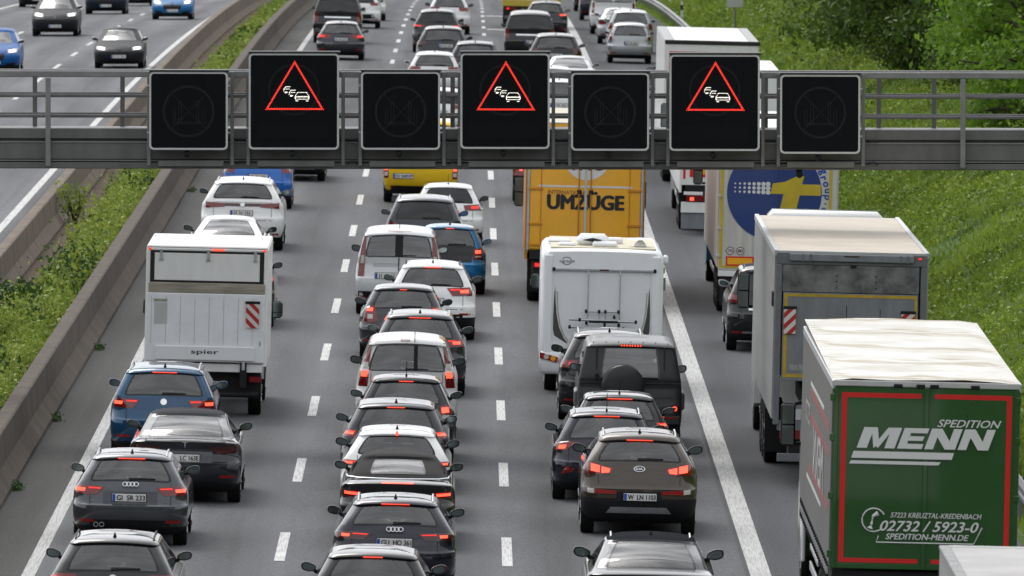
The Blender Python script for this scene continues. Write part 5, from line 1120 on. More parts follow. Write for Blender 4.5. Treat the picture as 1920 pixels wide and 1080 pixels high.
# --- motorhome
t = trk('motorhome', 'white motorhome with bicycle rack and dark swooshes on its rear wall', 'motorhome', 2.47, 217.6); W, Lg, zt = 1.17, 4.9, 2.75
MH = mat('motorhome_white', (.82, .83, .85), rough=.32, coat=.4, var=.03); MP = mat('motorhome_panel', (.76, .77, .79), rough=.35, var=.03)
m = MB(); ring = []
for y, ins in ((0, .05), (.05, .015), (.12, 0), (Lg, 0)):
    ring.append(len(m.v)); m.v += [(x*(W-ins), y+(.02 if False else 0), z if z < 1 else z-ins) for x, z in ((-1, .62), (-1, 2.55), (-.97, 2.68), (-.9, 2.75), (-.45, 2.77), (0, 2.775), (.45, 2.77), (.9, 2.75), (.97, 2.68), (1, 2.55), (1, .62))]
for a, b in zip(ring, ring[1:]):
    for q in range(11): m.face((a+q, a+(q+1) % 11, b+(q+1) % 11, b+q))
m.face(range(11)); m.face(range(ring[-1], ring[-1]+11)); m.build('body', MH, t, 35)
bx(t, 'rear_panel', MP, -.92, .92, -.012, .0, .80, 2.36, .01)
for s in (1, -1):
    bx(t, 'corner_trim', MH, s*1.03-.09, s*1.03+.09, -.03, .04, .66, 2.66, .03)
    pts = [(.915, 2.10), (.905, 1.75), (.875, 1.35), (.80, 1.10), (.66, .96), (.60, .93), (.90, 1.06), (.93, 1.3), (.93, 1.9)]
    q = [(x*s, z) for x, z in ((.90, 2.05), (.915, 1.9), (.925, 1.55), (.925, 1.22), (.90, 1.10), (.60, .915), (.72, 1.06), (.81, 1.26), (.86, 1.5), (.885, 1.75))]
    m = MB(); m.prism(q, -.0165, -.0125); o = m.build('swoosh', SWO, t); m = MB(); m.tube([(x*s, -.018, z) for x, z in ((.86, 1.95), (.845, 1.6), (.80, 1.33), (.72, 1.12), (.60, .96))], .011, 5); m.build('swoosh_line', mat('swoosh_beige', (.40, .38, .30), rough=.5), o)
bu = MB(); bu.box(-1.18, 1.18, -.06, .25, .36, .80, .06); bu = bu.build('bumper', MH, t, 45)
for s in (1, -1):
    m = MB(); m.prism([(s*1.17, .78), (s*.74, .665), (s*.70, .55), (s*1.17, .665)], -.085, -.05); o = m.build('tail_lamp', REFL, t)
    for x, z, mm_ in ((1.04, .695, LWHT), (.91, .665, ORM), (.79, .615, LWHT)): m = MB(); m.ring(s*x, z, .036, .05, -.095, -.085, 20); m.disc(s*x, z, .034, -.090, -.085, 16); m.build('lamp_ring', [LWHT if mm_ is not ORM else ORM], o)
m = MB(); m.box(-.92, .99, -.07, -.03, 2.345, 2.405, .015); hb = m.build('rear_light_bar', ALU, t); bx(hb, 'high_brake_lamp', LDRK, -.06, .12, -.078, -.0705, 2.36, 2.39, .003); bx(hb, 'end_cap', PLA, -.96, -.90, -.075, -.025, 2.34, 2.41, .012); bx(hb, 'end_cap', PLA, .97, 1.03, -.075, -.025, 2.34, 2.41, .012)
rk = MB()
for x in (-.27, .34): rk.tube([(x, -.06, 2.36), (x, -.08, 2.3), (x, -.08, 1.2)], .014, 6)
rk.tube([(-.30, -.10, 1.58), (.35, -.10, 1.58)], .016, 6); rk.tube([(-.62, -.24, 1.43), (.66, -.24, 1.40)], .026, 8); rk.tube([(-.62, -.18, 1.28), (.66, -.18, 1.26)], .024, 8)
for x in (-.05, .07): rk.tube([(x, -.1, 1.58), (x, -.1, 1.33)], .009, 5)
rk = rk.build('bicycle_rack', ALU, t, 40); m = MB()
for x, z, y in ((-.30, 1.58, -.10), (-.05, 1.58, -.1), (.07, 1.58, -.1), (.32, 1.58, -.1), (-.42, 1.425, -.24), (.655, 1.40, -.24), (-.61, 1.28, -.18), (.42, 1.265, -.18), (.06, 1.33, -.12), (-.29, 1.36, -.12), (.33, 1.33, -.12), (.24, 1.48, -.12)): m.box(x-.025, x+.025, y-.04, y+.04, z-.035, z+.035, .012)
m.box(-.25, .32, -.28, -.22, 1.37, 1.42, .015); m.box(-.2, .69, -.21, -.15, 1.20, 1.235, .008); m.build('rack_clamp', PLA, rk, 40)
m = MB(); m.ring(-.68, 2.535, .0, .075, -.0, .02, 30, 1.35) if False else None
m = MB(); m.ring(-.69, 2.535, .064, .078, -.003, .01, 30, 1.25); lo_ = m.build('maker_emblem', GRYP, t); bx(lo_, 'emblem_band', MH, -.80, -.58, -.007, -.0032, 2.505, 2.565, 0); text('lettering', 'carado', GRYP, lo_, -.83, -.54, 2.505, 2.57, -.0085, .015)
bx(t, 'roof_skin', CREAM, -1.0, 1.02, .25, Lg-.2, 2.76, 2.79, .005)
m = MB(); m.box(-.50, .13, 1.0, 1.9, 2.77, 2.99, .09); o = m.build('air_conditioner', MH, t, 40); m = MB(); m.prism([(-.38, 2.90), (-.19, 2.94), (0, 2.90), (-.19, 2.86)], .985, 1.01); m.build('vent_grille', INK, o)
for x0, x1, y0, h in ((-.85, -.52, .8, .06), (-.20, .28, .5, .10), (.1, .4, 1.9, .12), (-1.05, -.6, 2.2, .06)): bx(t, 'roof_hatch', MH, x0, x1, y0, y0+.5, 2.78, 2.78+h, .03)
m = MB(); m.lathe([(.05, 2.78), (.13, 2.80), (.10, 2.86), (.05, 2.90), (.05, 2.925), (.26, 2.93), (.22, 2.95), (.05, 2.965)], 20, (.72, 1.0, 0), 'z'); m.build('satellite_dome', MH, t, 40)
for s in (1, -1): wheel(t, s*.95, .95, .34, .23, s, True); wheel(t, s*.9, Lg+.5, .34, .23, s, True)
bx(t, 'chassis', UND, -.8, .8, .2, Lg, .3, .62); m = MB(); prof = [(Lg-.02, .4), (Lg-.02, 2.55), (Lg+.4, 2.3), (Lg+1.0, 1.5), (Lg+1.8, 1.15), (Lg+1.9, .35)]; n = len(prof); m.v = [(-1.0, a, b) for a, b in prof]+[(1.0, a, b) for a, b in prof]; m.face(range(n)); m.face(range(2*n-1, n-1, -1))
for i in range(n): m.face((i, n+i, n+(i+1) % n, (i+1) % n))
m.build('cab', MH, t)
for s in (1, -1):
    mo = MB(); mo.box(-.09, .09, 0, .14, -.15, .15, .05); mo.tube([(-.08*s, .06, -.05), (-.3*s, .1, -.08)], .03, 6); o = mo.build('wing_mirror', MH if s > 0 else PLA, t, 40); o.location = (s*1.24, Lg+.6, 1.85); MB().box(-.07, .07, -.008, .003, -.12, .13, .01).build('mirror_glass', MIRG, o)
bx(t, 'side_lamp', LDRK, W, W+.03, .6, .75, 2.30, 2.42, .01); bx(t, 'roof_marker', MH, W-.01, W+.09, .4, .7, 2.5, 2.66, .03)
# ================================================================ the cars
G1, G2, G3, G4, G5 = 'vehicles queuing in the left lane', 'vehicles queuing in the middle lane', 'vehicles queuing in the right lane', 'vehicles on the hard shoulder lane', 'oncoming cars on the opposite carriageway'
FL = fence_lamp
# ---- left lane
car('estate_car', 'black estate car with black roof rails cut off at the lower left edge', 'car', -4.98, 157.0, 1.83, 1.47, 4.68, 'estate', BLK, GTN, [FL(.50, .90, .83, .97, .01, lit=[(.55, .95)], litm=LDIM)], rails=PLA, badge='ring', group=G1, win=.88, brake3=0)
def a3(C):
    strip(C, 'number_plate_recess', DGREY, -.42, .42, .665, .86, .003)
    m = MB()
    for x in (-.52, -.43): m.ring(x, .345, .028, .04, .02, .10, 16)
    m.build('exhaust', CHR, C['root']); strip(C, 'diffuser', PLA, -.62, .62, .30, .42, .006)
    text('model_lettering', 'A3', CHR, C['root'], -.60, -.52, .69, .735, C['zw'](-.55, .72)-.012); text('model_lettering', 'TDI', CHR, C['root'], .50, .58, .69, .72, C['zw'](.55, .70)-.012)
car('hatchback', 'grey compact hatchback with four ring badge and plate GI SR 233', 'car', -5.28, 175.3, 1.785, 1.43, 4.31, 'hatch', GREY, GLS, [FL(.40, .875, .80, .925, .02, LRED, [(.62, .95)], xb0=.52)], plate_at=(-.015, .765, 'GI  SR 233'), rails=ALU, badge='rings4', bz=.965, group=G1, extra=a3, zb=1.01, win=.84)
def tesla(C):
    strip(C, 'deck_spoiler', INK, -.66, .66, 1.015, 1.04, .02); strip(C, 'diffuser', PLA, -.70, .70, .22, .36, .008); strip(C, 'plate_recess', DGREY, -.45, .45, .68, .90, .004)
car('electric_saloon', 'dark grey fastback saloon with T shaped badge and plate ending LC 163E', 'car', -4.68, 185.0, 1.85, 1.44, 4.70, 'saloon', ANTH, GLS, [FL(.36, .86, .83, .93, .035, LDRK, [], xb0=.52)], plate_at=(-.02, .755, 'LC 163E'), badge='tee', bz=.975, group=G1, brake3=0, zb=1.07, reflz=.46, ant=None, extra=tesla, hwb=.85, hwt=.69, win=.92, roofm=mat('glass_roof_grey', (.055, .057, .062), rough=.6, spec=.02))
car('people_carrier', 'petrol blue people carrier with silver roof rails and round badge', 'car', -5.29, 194.6, 1.83, 1.66, 4.53, 'mpv', BLUE, GTN, [FL(.40, .86, .95, 1.10, .012, LRED, [(.66, .97)], LLIT, .52)], plate_at=(0, .72, None), rails=ALU, badge='ring', bz=1.065, group=G1, zb=1.17, win=.87, reflz=.47, trim=.36)
def l6(C): strip(C, 'lamp_band', LRED, -.5, .5, .98, 1.02, .008)
car('sports_utility_car', 'dark sports utility car half hidden ahead of the white box truck', 'car', -5.05, 237.5, 1.86, 1.66, 4.55, 'suv', BLK, GDK, [FL(.48, .90, .90, 1.12, .02, LRED, [(.5, .95)], LLIT)], rails=None, group=G1)
car('white_saloon', 'white sloping-tailed saloon with wide rear glass above the box truck roof', 'car', -5.50, 255.6, 1.90, 1.44, 4.8, 'saloon', WHITE, GLS, mirm=BLK, lamps= [FL(.36, .86, .80, .90, .03, LDRK, [])], group=G1, brake3=0, ant=None, zb=1.06, hwb=.83, hwt=.62, win=.92)
def touareg(C):
    b = strip(C, 'light_band', LDRK, -.80, .80, 1.06, 1.13, .010, nu=16)
    for s in (1, -1): patch(C['bvh'], [(s*.42, 1.125), (s*.88, 1.15)], [(s*.42, 1.045), (s*.88, 1.01)], .014, .02, 8, 2).build('tail_lamp', LRED, C['root'], 45)
    strip(C, 'shoulder', WHITE, -.88, .88, 1.16, 1.19, .025); strip(C, 'lower_panel', WHITE, -.80, .80, .48, .60, .02)
car('sports_utility_car', 'white sports utility car with a full width dark red light band', 'car', -5.47, 271.0, 1.98, 1.70, 4.88, 'suv', WHITE, GTN, mirm=BLK, lamps= [], plate_at=(-.02, .90, None), rails=ALU, badge='ring', bz=1.10, group=G1, zb=1.24, brake3=0, extra=touareg, win=.88)
car('electric_hatchback', 'bright blue hatchback with red corner lamps just under the gantry', 'car', -5.52, 293.4, 1.81, 1.57, 4.26, 'hatch', BLUE2, GDK, [FL(.58, .90, .94, 1.10, .015, LRED, [])], plate_at=(0, .84, None), group=G1, brake3=0)
car('black_estate_car', 'black estate car mostly hidden behind the leftmost large warning sign', 'car', -4.90, 311.0, 1.84, 1.46, 4.7, 'estate', BLK, GDK, [FL(.48, .88, .86, 1.0, .02, LDRK, [])], group=G1, extra=lambda C: strip(C, 'bumper_strip', CHR, -.62, .62, .33, .36, .012))
car('estate_car', 'dark grey estate car with two red lamps above the leftmost large sign', 'car', -4.88, 425.0, 1.80, 1.43, 4.62, 'estate', DGREY, GLS, [FL(.36, .84, .80, .96, .02, LRED, [(.5, .95)], LDIM)], plate_at=(0, .78, None), group=G1, brake3=0, lod=1)
def vito(C): strip(C, 'chrome_bar', CHR, -.52, .52, 1.02, 1.07, .014)
car('van', 'black passenger van behind the dark grey estate car at the top left', 'van', -5.32, 452.5, 1.93, 1.91, 5.1, 'van', BLK, GDK, [FL(.78, .94, .86, 1.24, .0, LRED, [], xb0=.78)], plate_at=(0, .80, None), group=G1, brake3=0, ant=None, lod=1, extra=vito, hwt=.80)
def whitelow(C): strip(C, 'lower_bumper', PLA, -.60, .60, .33, .62, .012, x2=-.78, x3=.78)
car('white_crossover', 'white crossover with black lower bumper right of the far black van', 'car', -4.78, 485.5, 1.84, 1.55, 4.4, 'suv', WHITE, GDK, [FL(.45, .88, .98, 1.10, .02, LRED, [])], group=G1, brake3=0, lod=1, extra=whitelow)
car('pale_car', 'pale car at the top edge ahead of the white crossover', 'car', -4.70, 507, 1.82, 1.5, 4.4, 'hatch', WHITE, GDK, [FL(.45, .88, .9, 1.02, .02, LDRK, [])], group=G1, brake3=0, lod=1)
# ---- middle lane
car('hatchback', 'black compact hatchback cut off at the lower edge of the middle lane', 'car', -1.38, 155.8, 1.80, 1.45, 4.3, 'hatch', BLK, GTN, [FL(.50, .88, .84, .96, .01, LRED, [(.4, .95)])], group=G2, ant=None, brake3=.27, win=.86)
def a3b(C):
    strip(C, 'rear_panel', INK, -.40, .40, .66, .80, .004); strip(C, 'diffuser', PLA, -.70, .70, .28, .42, .008)
    for s in (1, -1): patch(C['bvh'], [(s*.10, .905), (s*.42, .915)], [(s*.10, .885), (s*.46, .885)], .006, .02, 4, 1).build('lamp_strip', LDRK, C['root'])
    text('model_lettering', '40 TFSI', CHR, C['root'], .36, .58, .645, .68, C['zw'](.45, .66)-.014)
car('sporty_hatchback', 'dark blue black sporty hatchback with four ring badge in the middle lane', 'car', -1.14, 166.5, 1.816, 1.435, 4.34, 'hatch', NAVY, GLS, [FL(.33, .88, .845, .945, .02, LDRK, [(.60, .82)], LLIT, .46)], plate_at=(.0, .815, 'GU  HO 361'), rails=ALU, badge='rings4', bz=1.0, group=G2, zb=1.055, win=.86, reflz=.46)
def cabrio(C):
    r = C['root']; MBK = mat('soft_top_fabric', (.013, .012, .012), rough=.9, var=.25, vscale=20, bump=.2)
    y0 = 0
    m = MB(); m.tube([(-.80, .95, 1.085), (-.78, .66, 1.075), (-.62, .50, 1.065), (0, .43, 1.06), (.62, .50, 1.065), (.78, .66, 1.075), (.80, .95, 1.085)], .016, 8); m.build('chrome_trim', CHR, r, 50)
    strip(C, 'high_brake_lamp', LB3, -.25, .25, 1.015, 1.035, .012)
    strip(C, 'lower_bumper', PLA, -.7, .7, .28, .42, .008)
car('convertible', 'dark convertible with black fabric roof closed and slim lit lamps', 'car', -1.16, 176.2, 1.80, 1.405, 4.68, 'saloon', BLK, GLS, [FL(.56, .84, .79, .88, .03, LRED, [(.15, .95)], LLIT)], badge=None, group=G2, brake3=0, zb=1.065, ant=None, yb=.52, yt=1.35, hwb=.85, hwt=.66, win=.62, wz=.07, top_row=1, roofm=mat('soft_top', (.012, .011, .011), rough=.92, var=.3, vscale=25, bump=.25, bscale=90), extra=cabrio, plate_at=(0, .60, None))
def m4(C):
    m = MB(); y = C['ys']; m.tube([(0, y-.01, C['zt']+.075), (0, y-.015, C['zt']+.0)], .016, 8); m.build('high_brake_lamp', LB3, C['root'])
car('white_hatchback', 'white hatchback with black rear screen and a small centre brake lamp', 'car', -1.22, 182.3, 1.79, 1.45, 4.26, 'hatch', WHITE, GTN, mirm=BLK, lamps= [FL(.62, .88, .87, .955, .01, LRED, [(.3, .8)])], group=G2, brake3=0, extra=m4, win=.90, zt=1.345, zb=1.06)
def glow(C): pass
car('grey_hatchback', 'anthracite five-door car with swept side windows behind the white hatchback', 'car', -1.28, 189.0, 1.82, 1.47, 4.40, 'hatch', ANTH, GTN, [FL(.64, .90, .90, 1.01, .015, LRED, [(.2, .9)])], group=G2, brake3=.30, win=.88, hwt=.72)
car('small_hatchback', 'small black hatchback with tall lit lamps and pale reflecting roof', 'car', -1.15, 195.9, 1.72, 1.50, 3.9, 'hatch', BLK, GLS, [([(.60, 1.02), (.78, 1.05)], [(.62, .74), (.82, .78)], LRED, [([(.62, .99), (.74, 1.0)], [(.63, .90), (.76, .91)], LLIT), ([(.64, .86), (.76, .87)], [(.64, .80), (.77, .81)], LWHT)])], group=G2, ant=.28, brake3=.25, win=.88)
def tall_lamps(x0, x1, z0, z1, lit, topin=.0, w_=None):
    t = [(x0-topin, z1), (x1-topin*1.0-.05, z1)]; b = [(x0, z0), (x1, z0)]; q = []
    for a, c, mm in lit:
        za, zc = lerp(z0, z1, a), lerp(z0, z1, c); q.append(([(lerp(x0, x0-topin, c)+.02, zc), (lerp(x1, x1-topin-.05, c)-.025, zc)], [(lerp(x0, x0-topin, a)+.02, za), (lerp(x1, x1-topin-.05, a)-.025, za)], mm))
    return (t, b, LRED, q)
def kangoo(C):
    strip(C, 'high_brake_lamp', LRED, -.12, .05, C['zt']+.065, C['zt']+.09, .012); strip(C, 'door_divider', PLA, .12, .19, C['zb']+.01, C['zt']-.01, .012)
    m = MB(); z = C['zt']+.1; m.tube([(.13, C['ys']-.02, z-.05), (.13, C['ys']+.3, z+.18)], .007, 6); m.build('door_gap', INK, C['root'])
car('leisure_van', 'white leisure van with tall slanted lamps and two headrests behind glass', 'van', -1.17, 202.6, 1.83, 1.84, 4.25, 'mpv', WHITE, GLS, [tall_lamps(.70, .87, .93, 1.72, [(.22, .36, LLIT), (.06, .16, LWHT), (.42, .55, LWHT)], .06)], group=G2, brake3=0, ant=None, zb=1.22, zt=1.69, wr=.33, extra=kangoo, hwb=.93, hwt=.77, win=.86, yb=.10, yt=.28, ys=.22, mirm=PLA, mz=.0, ms=1.1)
car('crossover', 'dark grey crossover with black rails behind the white leisure van', 'car', -1.0, 215.3, 1.80, 1.58, 4.4, 'suv', DGREY, GLS, [FL(.50, .87, .95, 1.09, .01, LRED, [(.35, .75)], LLIT)], group=G2, rails=ALU, brake3=.42, win=.88)
car('small_hatchback', 'small grey hatchback with round red lamps and silver mirrors', 'car', -1.38, 226.9, 1.74, 1.49, 3.95, 'hatch', DGREY, GLS, [([(.56, 1.08), (.62, 1.09), (.74, 1.06)], [(.50, .80), (.60, .75), (.80, .78)], LRED, [([(.60, 1.05), (.70, 1.04)], [(.60, .98), (.73, .98)], LLIT), ([(.60, .92), (.70, .92)], [(.60, .83), (.71, .83)], LWHT)])], group=G2, brake3=.14, ant=None, win=.88, rails=None, extra=lambda C: text('window_lettering', 'www', WINK, C['root'], -.4, .4, C['zt']-.055, C['zt']-.03, C['zw'](0, C['zt']-.04)-.012) if False else None)
def x1(C): strip(C, 'lower_trim', PLA, -.85, .85, .30, .56, .010); strip(C, 'plate_recess', SILV, -.36, .36, .70, .88, .003); text('model_lettering', 'X1', CHR, C['root'], .34, .44, .93, .96, C['zw'](.4, .95)-.02) if False else None
car('crossover', 'white crossover with wide L shaped lit lamps beside the sky blue car', 'car', -.82, 234.4, 1.82, 1.60, 4.44, 'suv', WHITE, GTN, mirm=BLK, lamps= [FL(.30, .83, .93, 1.09, .025, LRED, [(.52, .86)], LLIT, .42)], group=G2, rails=PLA, plate_at=(-.02, .82, None), brake3=.33, reflz=.56, win=.88, extra=x1, ant='fin', trim=.5)
def citan(C):
    r = C['root']; strip(C, 'door_gap', INK, -.012, .012, .55, C['zb']-.01, .006); strip(C, 'door_divider', WHITE if False else PLA, -.085, .085, C['zb']+.012, C['zt']-.012, .012); strip(C, 'high_brake_lamp', LRED, -.25, .25, C['zt']+.075, C['zt']+.095, .012)
    m = MB(); m.tube([(0, C['ys']+.5, 1.86), (0, C['ys']+.4, 2.0)], .007, 6); m.build('antenna', PLA, r); strip(C, 'handle_panel', SILV, -.55, -.03, 1.06, 1.13, .012); strip(C, 'rear_bumper', PLA, -.86, .86, .30, .52, .02)
car('panel_van', 'silver white panel van with two rear doors and tall red lamps', 'van', -1.57, 243.6, 1.84, 1.88, 4.5, 'van', mat('paint_van_white', (.60, .61, .62), rough=.3, metal=.1, coat=.8, var=.05), GTN, [tall_lamps(.74, .88, .84, 1.70, [(.30, .52, LWHT), (.04, .14, LWHT)], .04)], group=G2, plate_at=(-.24, .86, None), zb=1.26, zt=1.73, brake3=0, ant=None, extra=citan, mirm=PLA, win=.84, wr=.33, ms=1.15)
def twingo(C): strip(C, 'plate_recess', PLA, -.26, .26, .60, .73, .008); strip(C, 'lower_bumper', PLA, -.6, .6, .28, .36, .008)
car('small_hatchback', 'small sky blue hatchback with black glass tailgate and amber lit lamps', 'car', -.50, 252.8, 1.65, 1.55, 3.6, 'hatch', BLUE3, GTN, [([(.56, 1.03), (.72, 1.06)], [(.53, .80), (.76, .80)], LRED, [([(.58, 1.0), (.70, 1.01)], [(.58, .93), (.71, .94)], LLIT), ([(.58, .88), (.71, .88)], [(.57, .85), (.72, .85)], LWHT)])], group=G2, plate_at=(0, None, None), blackhatch=.76, brake3=.18, win=.90, extra=twingo, rails=None, roofm=mat('pale_blue_roof', (.12, .27, .42), rough=.3, metal=.2, coat=.9))
car('people_carrier', 'dark grey people carrier with large dark rear window and roof rails', 'car', -1.11, 263.8, 1.82, 1.69, 4.5, 'mpv', DGREY, GDK, [FL(.62, .88, .90, 1.08, .02, LRED, [])], group=G2, rails=ALU, b3m=LDRK, brake3=.40, ant=None, win=.90)
car('white_hatchback', 'white hatchback with dark tailgate glass partly hidden by the people carrier', 'car', -.58, 275.9, 1.74, 1.48, 4.05, 'hatch', WHITE, GDK, mirm=BLK, lamps= [FL(.38, .84, .86, .99, .03, LRED, [(.4, .8)], LDIM)], group=G2, ant=.25, brake3=0, win=.9)
def yvan(C):
    r = C['root']; strip(C, 'door_gap', INK, -.006, .006, .52, C['zb']-.02, .006); strip(C, 'door_panel', YEL, -.82, -.10, .60, .84, .012); strip(C, 'door_panel', YEL, .10, .82, .60, .84, .012); strip(C, 'rear_bumper', PLA, -.95, .95, .24, .46, .03); strip(C, 'reflector', REFL, -.78, -.66, .42, .455, .036)
car('delivery_van', 'yellow delivery van with two rear doors directly below the gantry', 'van', -1.34, 298.9, 1.96, 2.24, 5.4, 'van', YEL, GDK, [([(.84, 1.2), (.97, 1.2)], [(.84, .66), (.97, .66)], LRED, [([(.86, .95), (.95, .95)], [(.86, .87), (.95, .87)], LLIT), ([(.86, .82), (.95, .82)], [(.86, .72), (.95, .72)], LWHT)])], group=G2, plate_at=(-.45, .72, 'SV 040VP'), trim=.3, zb=1.45, brake3=0, ant=None, extra=yvan, mirm=PLA, reflz=0, wr=.34, hwt=.86)
car('white_car', 'white car seen through the railing left of the middle warning sign', 'car', -1.0, 344.4, 1.82, 1.5, 4.4, 'hatch', WHITE, GDK, [FL(.45, .88, .9, 1.02, .02, LRED, [])], group=G2, lod=1, brake3=0)
car('white_crossover', 'white crossover with black rear screen just above the railing in the middle lane', 'car', -1.24, 379.8, 1.82, 1.56, 4.4, 'suv', WHITE, GTN, [FL(.45, .88, .95, 1.07, .02, LRED, [])], group=G2, lod=1, brake3=0, seats=False)
car('sports_utility_car', 'dark blue grey sports utility car next to the middle warning sign top', 'car', .12, 390.1, 1.84, 1.66, 4.5, 'suv', NAVY, GTN, [FL(.58, .9, .92, 1.08, .02, LRED, [(.2, .9)], LDIM)], group=G2, rails=ALU, lod=1, brake3=0, seats=False)
car('luxury_off_roader', 'dark grey off-roader with pale roof and plate in the far middle lane', 'car', -1.03, 410.6, 1.92, 1.66, 4.6, 'suv', ANTH, GTN, [FL(.62, .88, .98, 1.12, .0, LDRK, [([0, .1])] if False else [])], group=G2, plate_at=(.1, .98, None), lod=1, brake3=0, seats=False)
car('sports_utility_car', 'black sports utility car with dark red lamps third from the top in the middle lane', 'car', -1.34, 439.7, 1.86, 1.67, 4.6, 'suv', BLK, GDK, [FL(.45, .90, .98, 1.08, .03, LDRK, [(.3, .9)], LDIM)], group=G2, lod=1, brake3=0)
car('white_crossover', 'white crossover with oval rear window at the top edge of the middle lane', 'car', -.93, 476.5, 1.80, 1.62, 4.4, 'suv', WHITE, GLS, [FL(.40, .86, .98, 1.12, .03, LRED, [])], group=G2, lod=1, brake3=0, extra=lambda C: strip(C, 'lower_trim', PLA, -.8, .8, .30, .60, .01), mirm=PLA)
# ---- right lane
car('coupe_crossover', 'dark grey coupe-backed car with silver roof rails at the lower right edge', 'car', 2.50, 158.3, 1.88, 1.50, 4.7, 'saloon', ANTH, GTN, [FL(.4, .88, .85, .97, .02, LRED, [(.3, .9)])], group=G3, rails=ALU, zb=1.10, yb=.50, yt=1.35, hwb=.86, hwt=.69, win=.93, brake3=0, mirm=BLK, ms=1.15, roofm=mat('graphite_roof', (.03, .031, .035), rough=.7, spec=.0))
def kia(C):
    strip(C, 'bumper_step', BROWN, -.78, .78, .76, .82, .016, nu=12); m = MB(); strip(C, 'skid_plate', ALU, -.44, .44, .37, .47, .016, x2=-.52, x3=.52, nu=12); strip(C, 'plate_recess', PLA, -.36, .36, .56, .72, .006)
    for s in (1, -1):
        patch(C['bvh'], [(s*.36, .725), (s*.70, .755)], [(s*.36, .68), (s*.70, .68)], .010, .02, 6, 2).build('reflector', REFL, C['root']); patch(C['bvh'], [(s*.71, .755), (s*.82, .765)], [(s*.71, .68), (s*.82, .69)], .010, .02, 4, 2).build('reversing_lamp', LWHT, C['root'])
    text('model_lettering', 'SPORTAGE', CHR, C['root'], -.58, -.38, .895, .92, C['zw'](-.5, .9)-.02); text('model_lettering', 'AWD', CHR, C['root'], .44, .53, .885, .905, C['zw'](.5, .9)-.02)
car('sports_utility_car', 'brown sports utility car with large lit lamps and plate W LN 1103', 'car', 2.65, 180.0, 1.855, 1.635, 4.44, 'suv', BROWN, GTN, [([(.40, 1.08), (.60, 1.125), (.83, 1.18)], [(.44, 1.0), (.62, .975), (.84, .985)], LRED, [([(.46, 1.07), (.60, 1.10)], [(.48, 1.01), (.60, 1.0)], LLIT), ([(.63, 1.115), (.77, 1.145)], [(.63, 1.01), (.77, 1.03)], LLIT)])], plate_at=(.02, .635, 'W  LN 1103'), rails=ALU, badge='oval', bz=1.075, group=G3, zb=1.19, zt=1.50, trim=.62, reflz=0, extra=kia, win=.84, hwt=.715, ms=1.1, mirm=BLK)
car('night_blue_hatchback', 'night blue hatchback with long aerial and light reflected in its rear window', 'car', 2.22, 187.6, 1.78, 1.49, 4.3, 'hatch', NAVY, GLS, [([(.42, .97), (.62, 1.0), (.84, .97)], [(.58, .94), (.66, .85), (.86, .84)], LRED, [([(.66, .94), (.78, .93)], [(.68, .88), (.80, .87)], LLIT)])], rails=ALU, group=G3, ant=.30, brake3=.43, reflz=0, win=.88, extra=lambda C: [patch(C['bvh'], [(s*.52, .56), (s*.68, .60)], [(s*.56, .50), (s*.74, .46)], .008, .02, 4, 2).build('fog_lamp', LRED, C['root']) for s in (1, -1)])
car('small_hatchback', 'dark small hatchback squeezed between the night blue car and the boxy off-roader', 'car', 2.51, 193.6, 1.74, 1.42, 4.0, 'hatch', BLK, GTN, [FL(.62, .87, .86, .96, .02, LRED, [(.3, .8)])], group=G3, ant=.25, brake3=.44, win=.9)
def gwag(C):
    r = C['root']; zw = C['zw']
    m = MB(); m.lathe([(.02, -.30), (.30, -.30), (.345, -.285), (.372, -.25), (.378, -.2), (.378, -.04), (.30, .02)], 40, (-.13, 0, 1.16), 'y'); m.build('spare_wheel_cover', MBLK, r, 40)
    for z in (.0,): bx(r, 'waist_trim', MBLK, -.90, .90, -.016, .01, 1.19, 1.215, .006)
    for s in (1, -1):
        bx(r, 'wheel_arch_flare', mat('grey_flare', (.09, .095, .10), rough=.4), s*.93-.05, s*.93+.05, .28, 1.45, .72, 1.03, .03)
        o = bx(r, 'tail_lamp', LRED, s*.80-.06, s*.80+.06, -.05, .0, .70, .83, .01); m = MB(); m.ring(s*.80, .765, .026, .042, -.058, -.051, 18); m.build('lit_element', LLIT, o)
        bx(r, 'window_pillar', MBLK, s*.60-.012, s*.60+.012, C['zw'](.6, 1.5)-.014, .2, 1.22, 1.84, .004)
        m = MB(); m.v = []
    for k in range(7): x = -.66+.22*k; m = MB(); m.box(x-.006, x+.006, .18, .3, C['ztop'](x, .22)-.01, C['ztop'](x, .22)+.012); m.build('roof_rib', PLA, r)
    bx(r, 'rear_bumper', MBLK, -.90, .90, -.10, .05, .48, .64, .02); bx(r, 'door_hinge', PLA, -.62, -.56, -.05, .0, 1.25, 1.36, .01)
    for s in (1, -1): bx(r, 'reflector', REFL, s*.72-.1, s*.72+.1, -.108, -.1005, .59, .62, 0)
    o = bx(r, 'high_brake_lamp', LDRK, -.19, .20, -.0, .1, 1.845, 1.885, .006)
    m = MB()
    for k in range(8): m.disc(-.165+.048*k, 1.865, .016, -.008, -.0005, 10)
    m.build('lit_element', LB3, o)
car('boxy_off_roader', 'matt black boxy off-roader with covered spare wheel on its rear door', 'car', 2.79, 201.0, 1.86, 1.96, 4.4, 'suv', MBLK, GTN, [], plate_at=(0, None, None), group=G3, boxy=1, brake3=0, zb=1.27, zt=1.83, yb=.03, yt=.12, ys=.08, hwb=.97, hwt=.855, cowl=1.25, ws=.45, win=.60, wiper=False, reflz=0, ant=None, wr=.40, trim=.5, extra=gwag, ms=1.1, roofm=mat('matt_roof', (.05, .052, .055), rough=.35, coat=.3))
